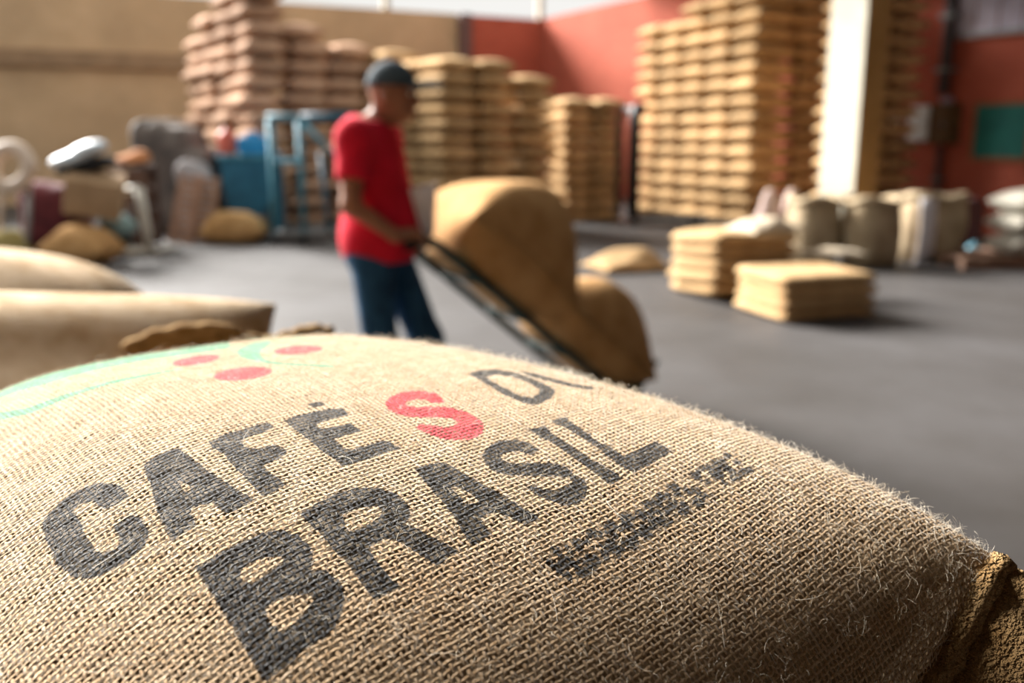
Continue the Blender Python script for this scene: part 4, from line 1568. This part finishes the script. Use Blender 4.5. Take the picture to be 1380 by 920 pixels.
# tarpaulin-covered machine and pallets leaning on it
p = floor_at(232, 318)
S = SDF((-.9, -.3, -.03), (.9, 1.5, 2.0), .03)
S.rbox((-.30, .65, .82), (.30, .5, .84), .22, .05)
S.rbox((.06, .60, .76), (.26, .48, .80), .22, .05)
S.rbox((.38, .55, .62), (.24, .46, .64), .2, .05)
S.cut((0, 0, 0), (0, 0, -1))
tm = S.mesh('tarpaulin', 1)
co = np.empty(len(tm.vertices) * 3, np.float32)
tm.vertices.foreach_get('co', co)
co = co.reshape(-1, 3)
co[:, 0] += .04 * vnoise(co * np.array([1, 1, .4]), 9, 2)
co[:, 1] += .04 * vnoise(co * np.array([1, 1, .4]), 9, 3)
tm.vertices.foreach_set('co', co.ravel())
tp = tag(link('covered_machine', tm, M_TARP, None, p), 'tall machine under a grey-brown tarpaulin against the tan wall', 'machine')
S = SDF((-.5, -.4, -.03), (.6, .6, 1.6), .025)
S.rbox((0, .2, .52), (.24, .22, .55), .2, .05)
S.cap((-.1, .1, .95), (.25, .1, .7), .14, .12, .1)
S.cut((0, 0, 0), (0, 0, -1))
tag(link('covered_bale', S.mesh('covered_bale', 1), M_TARPLIGHT, None, p + Vector((.42, -.28, 0))), 'bale wrapped in pale grey sheeting behind the leaning slatted pallets', 'bale')
for i, (px_, tilt) in enumerate(((243, .17), (270, .12))):
    q = floor_at(px_, 328 - i)
    pr = empty('slatted_pallet', q + Vector((0, 0, .0)), -.1 + .15 * i, ['weathered wooden slatted pallet leaning on the tarpaulin-covered machine', 'weathered wooden slatted pallet leaning on the wrapped bale'][i], 'pallet', 'leaning slatted pallets')
    pr.rotation_euler = (-.20, tilt, -.1 + .1 * i)
    for k in range(9):
        MB().box((0, -.015, .05 + .10 * k), (.34, .02, .075), bev=.003).build('slat', M_WOOD, pr)
    for s in (-1, 1):
        MB().box((s * .14, .02, .45), (.05, .05, .92), bev=.004).build('rail', M_WOOD, pr)

# ------------------------------------------------------------------ junk heap at the far left
p = floor_at(120, 352)
JY = p.y
def jp(px, py, dy=0.0):
    return at(px, py, JY + dy)
# white tube frame
fr = empty('table_frame', floor_at(182, 344), -.1, 'off-white tubular table frame lying on its side at the edge of the heap', 'table frame')
o_ = Vector(fr.location)
MB().tube([(.20, 0, .06), (.12, 0, .80)], .06, 8).build('leg', M_WHITEPAINT, fr, True)
MB().tube([(.20, 0, .06), (-.34, -.30, .06)], .055, 8).build('stretcher', M_WHITEPAINT, fr, True)
MB().tube([(.12, 0, .80), (-.06, .02, .78)], .045, 8).build('leg', M_WHITEPAINT, fr, True)
MB().tube([(.20, .0, .04), (.26, .55, .04)], .035, 8).build('stretcher', M_WHITEPAINT, fr, True)
# cardboard box
c = jp(118, 262)
MB_ = MB().box((0, 0, 0), (.60, .5, .42), bev=.01)
bx = tag(MB_.build('cardboard_box', M_CARD, None, False, (c.x, c.y + .2, c.z), (.25, .18, .3)), 'brown cardboard box tilted on the heap under a white plastic bag', 'box')
S = SDF((-.5, -.4, -.2), (.5, .4, .3), .02)
S.ell((-.1, 0, 0), (.24, .2, .08), .08)
S.ell((.16, 0, .06), (.2, .18, .08), .08)
c = jp(95, 212)
tag(link('plastic_bag', S.mesh('plastic_bag', 1), M_WHITEBAG, None, (c.x, c.y + .2, c.z), (0, -.25, .1)), 'crumpled white plastic bag on top of the cardboard box', 'bag')
S = SDF((-.5, -.4, -.2), (.5, .4, .3), .02)
S.ell((0, 0, 0), (.36, .22, .09), .05)
c = jp(100, 224)
tag(link('black_cloth', S.mesh('black_cloth', 1), mat('black_cloth', (.02, .02, .022), None, 5, .9), None, (c.x, c.y + .3, c.z), (0, -.2, .1)), 'black cloth bundle under the white plastic bag', 'cloth')
# maroon bundle and brown sack beneath
fx = floor_at(66, 350)
S = SDF((-.6, -.5, -.02), (.6, .6, 1.1), .025)
S.rbox((0, .1, .42), (.36, .3, .43), .2, .05)
S.ell((-.15, .1, .70), (.24, .25, .2), .08)
S.cut((0, 0, 0), (0, 0, -1))
tag(link('maroon_bundle', S.mesh('maroon_bundle', 1), M_MAROON, None, fx + Vector((0, .2, 0))), 'dark maroon cloth bundle in the middle of the heap', 'bundle')
fx = floor_at(118, 352)
o = set_sack('coffee_sack', pillow('heap_sack', .80, .5, .42, 2.2, .5, 24, 18, .62, .03, 7, .02), M_BURLAP_GOLD, fx + Vector((0, -.1, 0)), (0, 0, -.2), 'orange-brown burlap sack at the foot of the heap')
fx = floor_at(6, 352)
o = set_sack('coffee_sack', pillow('heap_sack', .55, .5, .36, 2.2, .5, 24, 18, .62, .03, 9, .02), mat('olive_burlap', (.34, .27, .10), None, 7, .95), fx + Vector((0, .1, 0)), (0, 0, .3), 'olive-brown sack on the floor under the ring-backed stand')
# teal machine part
c = floor_at(150, 345)
tm_ = empty('pump', c + Vector((0, .25, 0)), .3, 'small grey-teal pump lying in the heap inside the white frame', 'pump')
MB().lathe([(.10, -.2), (.15, -.18), (.15, .1), (.10, .16), (.05, .22)], 16, (0, 0, .34), 'X').build('casing', mat('grey_teal_metal', (.20, .30, .31), None, 8, .5), tm_, True)
MB().box((0, 0, .1), (.3, .25, .2), bev=.01).build('foot', M_BLACKSTEEL, tm_)
# orange rag over a dark crate
c = floor_at(170, 338)
cr_ = empty('crate', c + Vector((0, .45, 0)), .1, 'dark wooden crate behind the white table frame', 'crate')
for k in range(4):
    for s in (-1, 1):
        MB().box((0, s * .24, .12 + .26 * k), (.46, .02, .2), bev=.004).build('board', mat('dark_stained_wood', (.09, .05, .035), None, 6, .8), cr_)
for sx_ in (-1, 1):
    for s in (-1, 1):
        MB().box((sx_ * .21, s * .215, .52), (.04, .04, 1.04)).build('corner_post', MATS['dark_stained_wood'], cr_)
MB().box((0, 0, 1.045), (.46, .5, .02)).build('lid', MATS['dark_stained_wood'], cr_)
S = SDF((-.35, -.3, -.1), (.35, .3, .25), .018)
S.ell((0, 0, .06), (.22, .18, .07), .04)
S.ell((.1, 0, .1), (.13, .12, .09), .06)
tag(link('orange_rag', S.mesh('orange_rag', 1), M_ORANGERAG, None, c + Vector((0, .45, 1.062))), 'crumpled orange rag on top of the dark crate', 'rag')
# ring-backed stand
c = jp(14, 226)
b0 = Vector((c.x - .12, c.y, 0))
rs = empty('ring_backed_stand', b0, 0, 'beige ring-shaped back on a thin grey metal stand at the edge of the heap', 'stand')
rc = Vector((c.x, c.y, c.z)) - b0
ring = [rc + Vector((math.cos(t) * .21, math.sin(t) * .06, math.sin(t) * .22)) for t in np.linspace(0, 2 * math.pi, 33)]
MB().tube(ring, .085, 10, False).build('ring', M_BEIGE, rs, True)
MB().tube([rc + Vector((.2, 0, -.12)), rc + Vector((.12, 0, -.70)), Vector((rc.x + .05, 0, .02))], .035, 8).build('pole', M_GREYSTEEL, rs, True)
MB().tube([rc + Vector((-.1, 0, -.2)), Vector((rc.x - .35, .1, .02))], .03, 8).build('pole', M_BEIGE, rs, True)
MB().tube([Vector((rc.x - .4, 0, .02)), Vector((rc.x + .1, 0, .02))], .025, 8).build('foot', M_GREYSTEEL, rs, True)
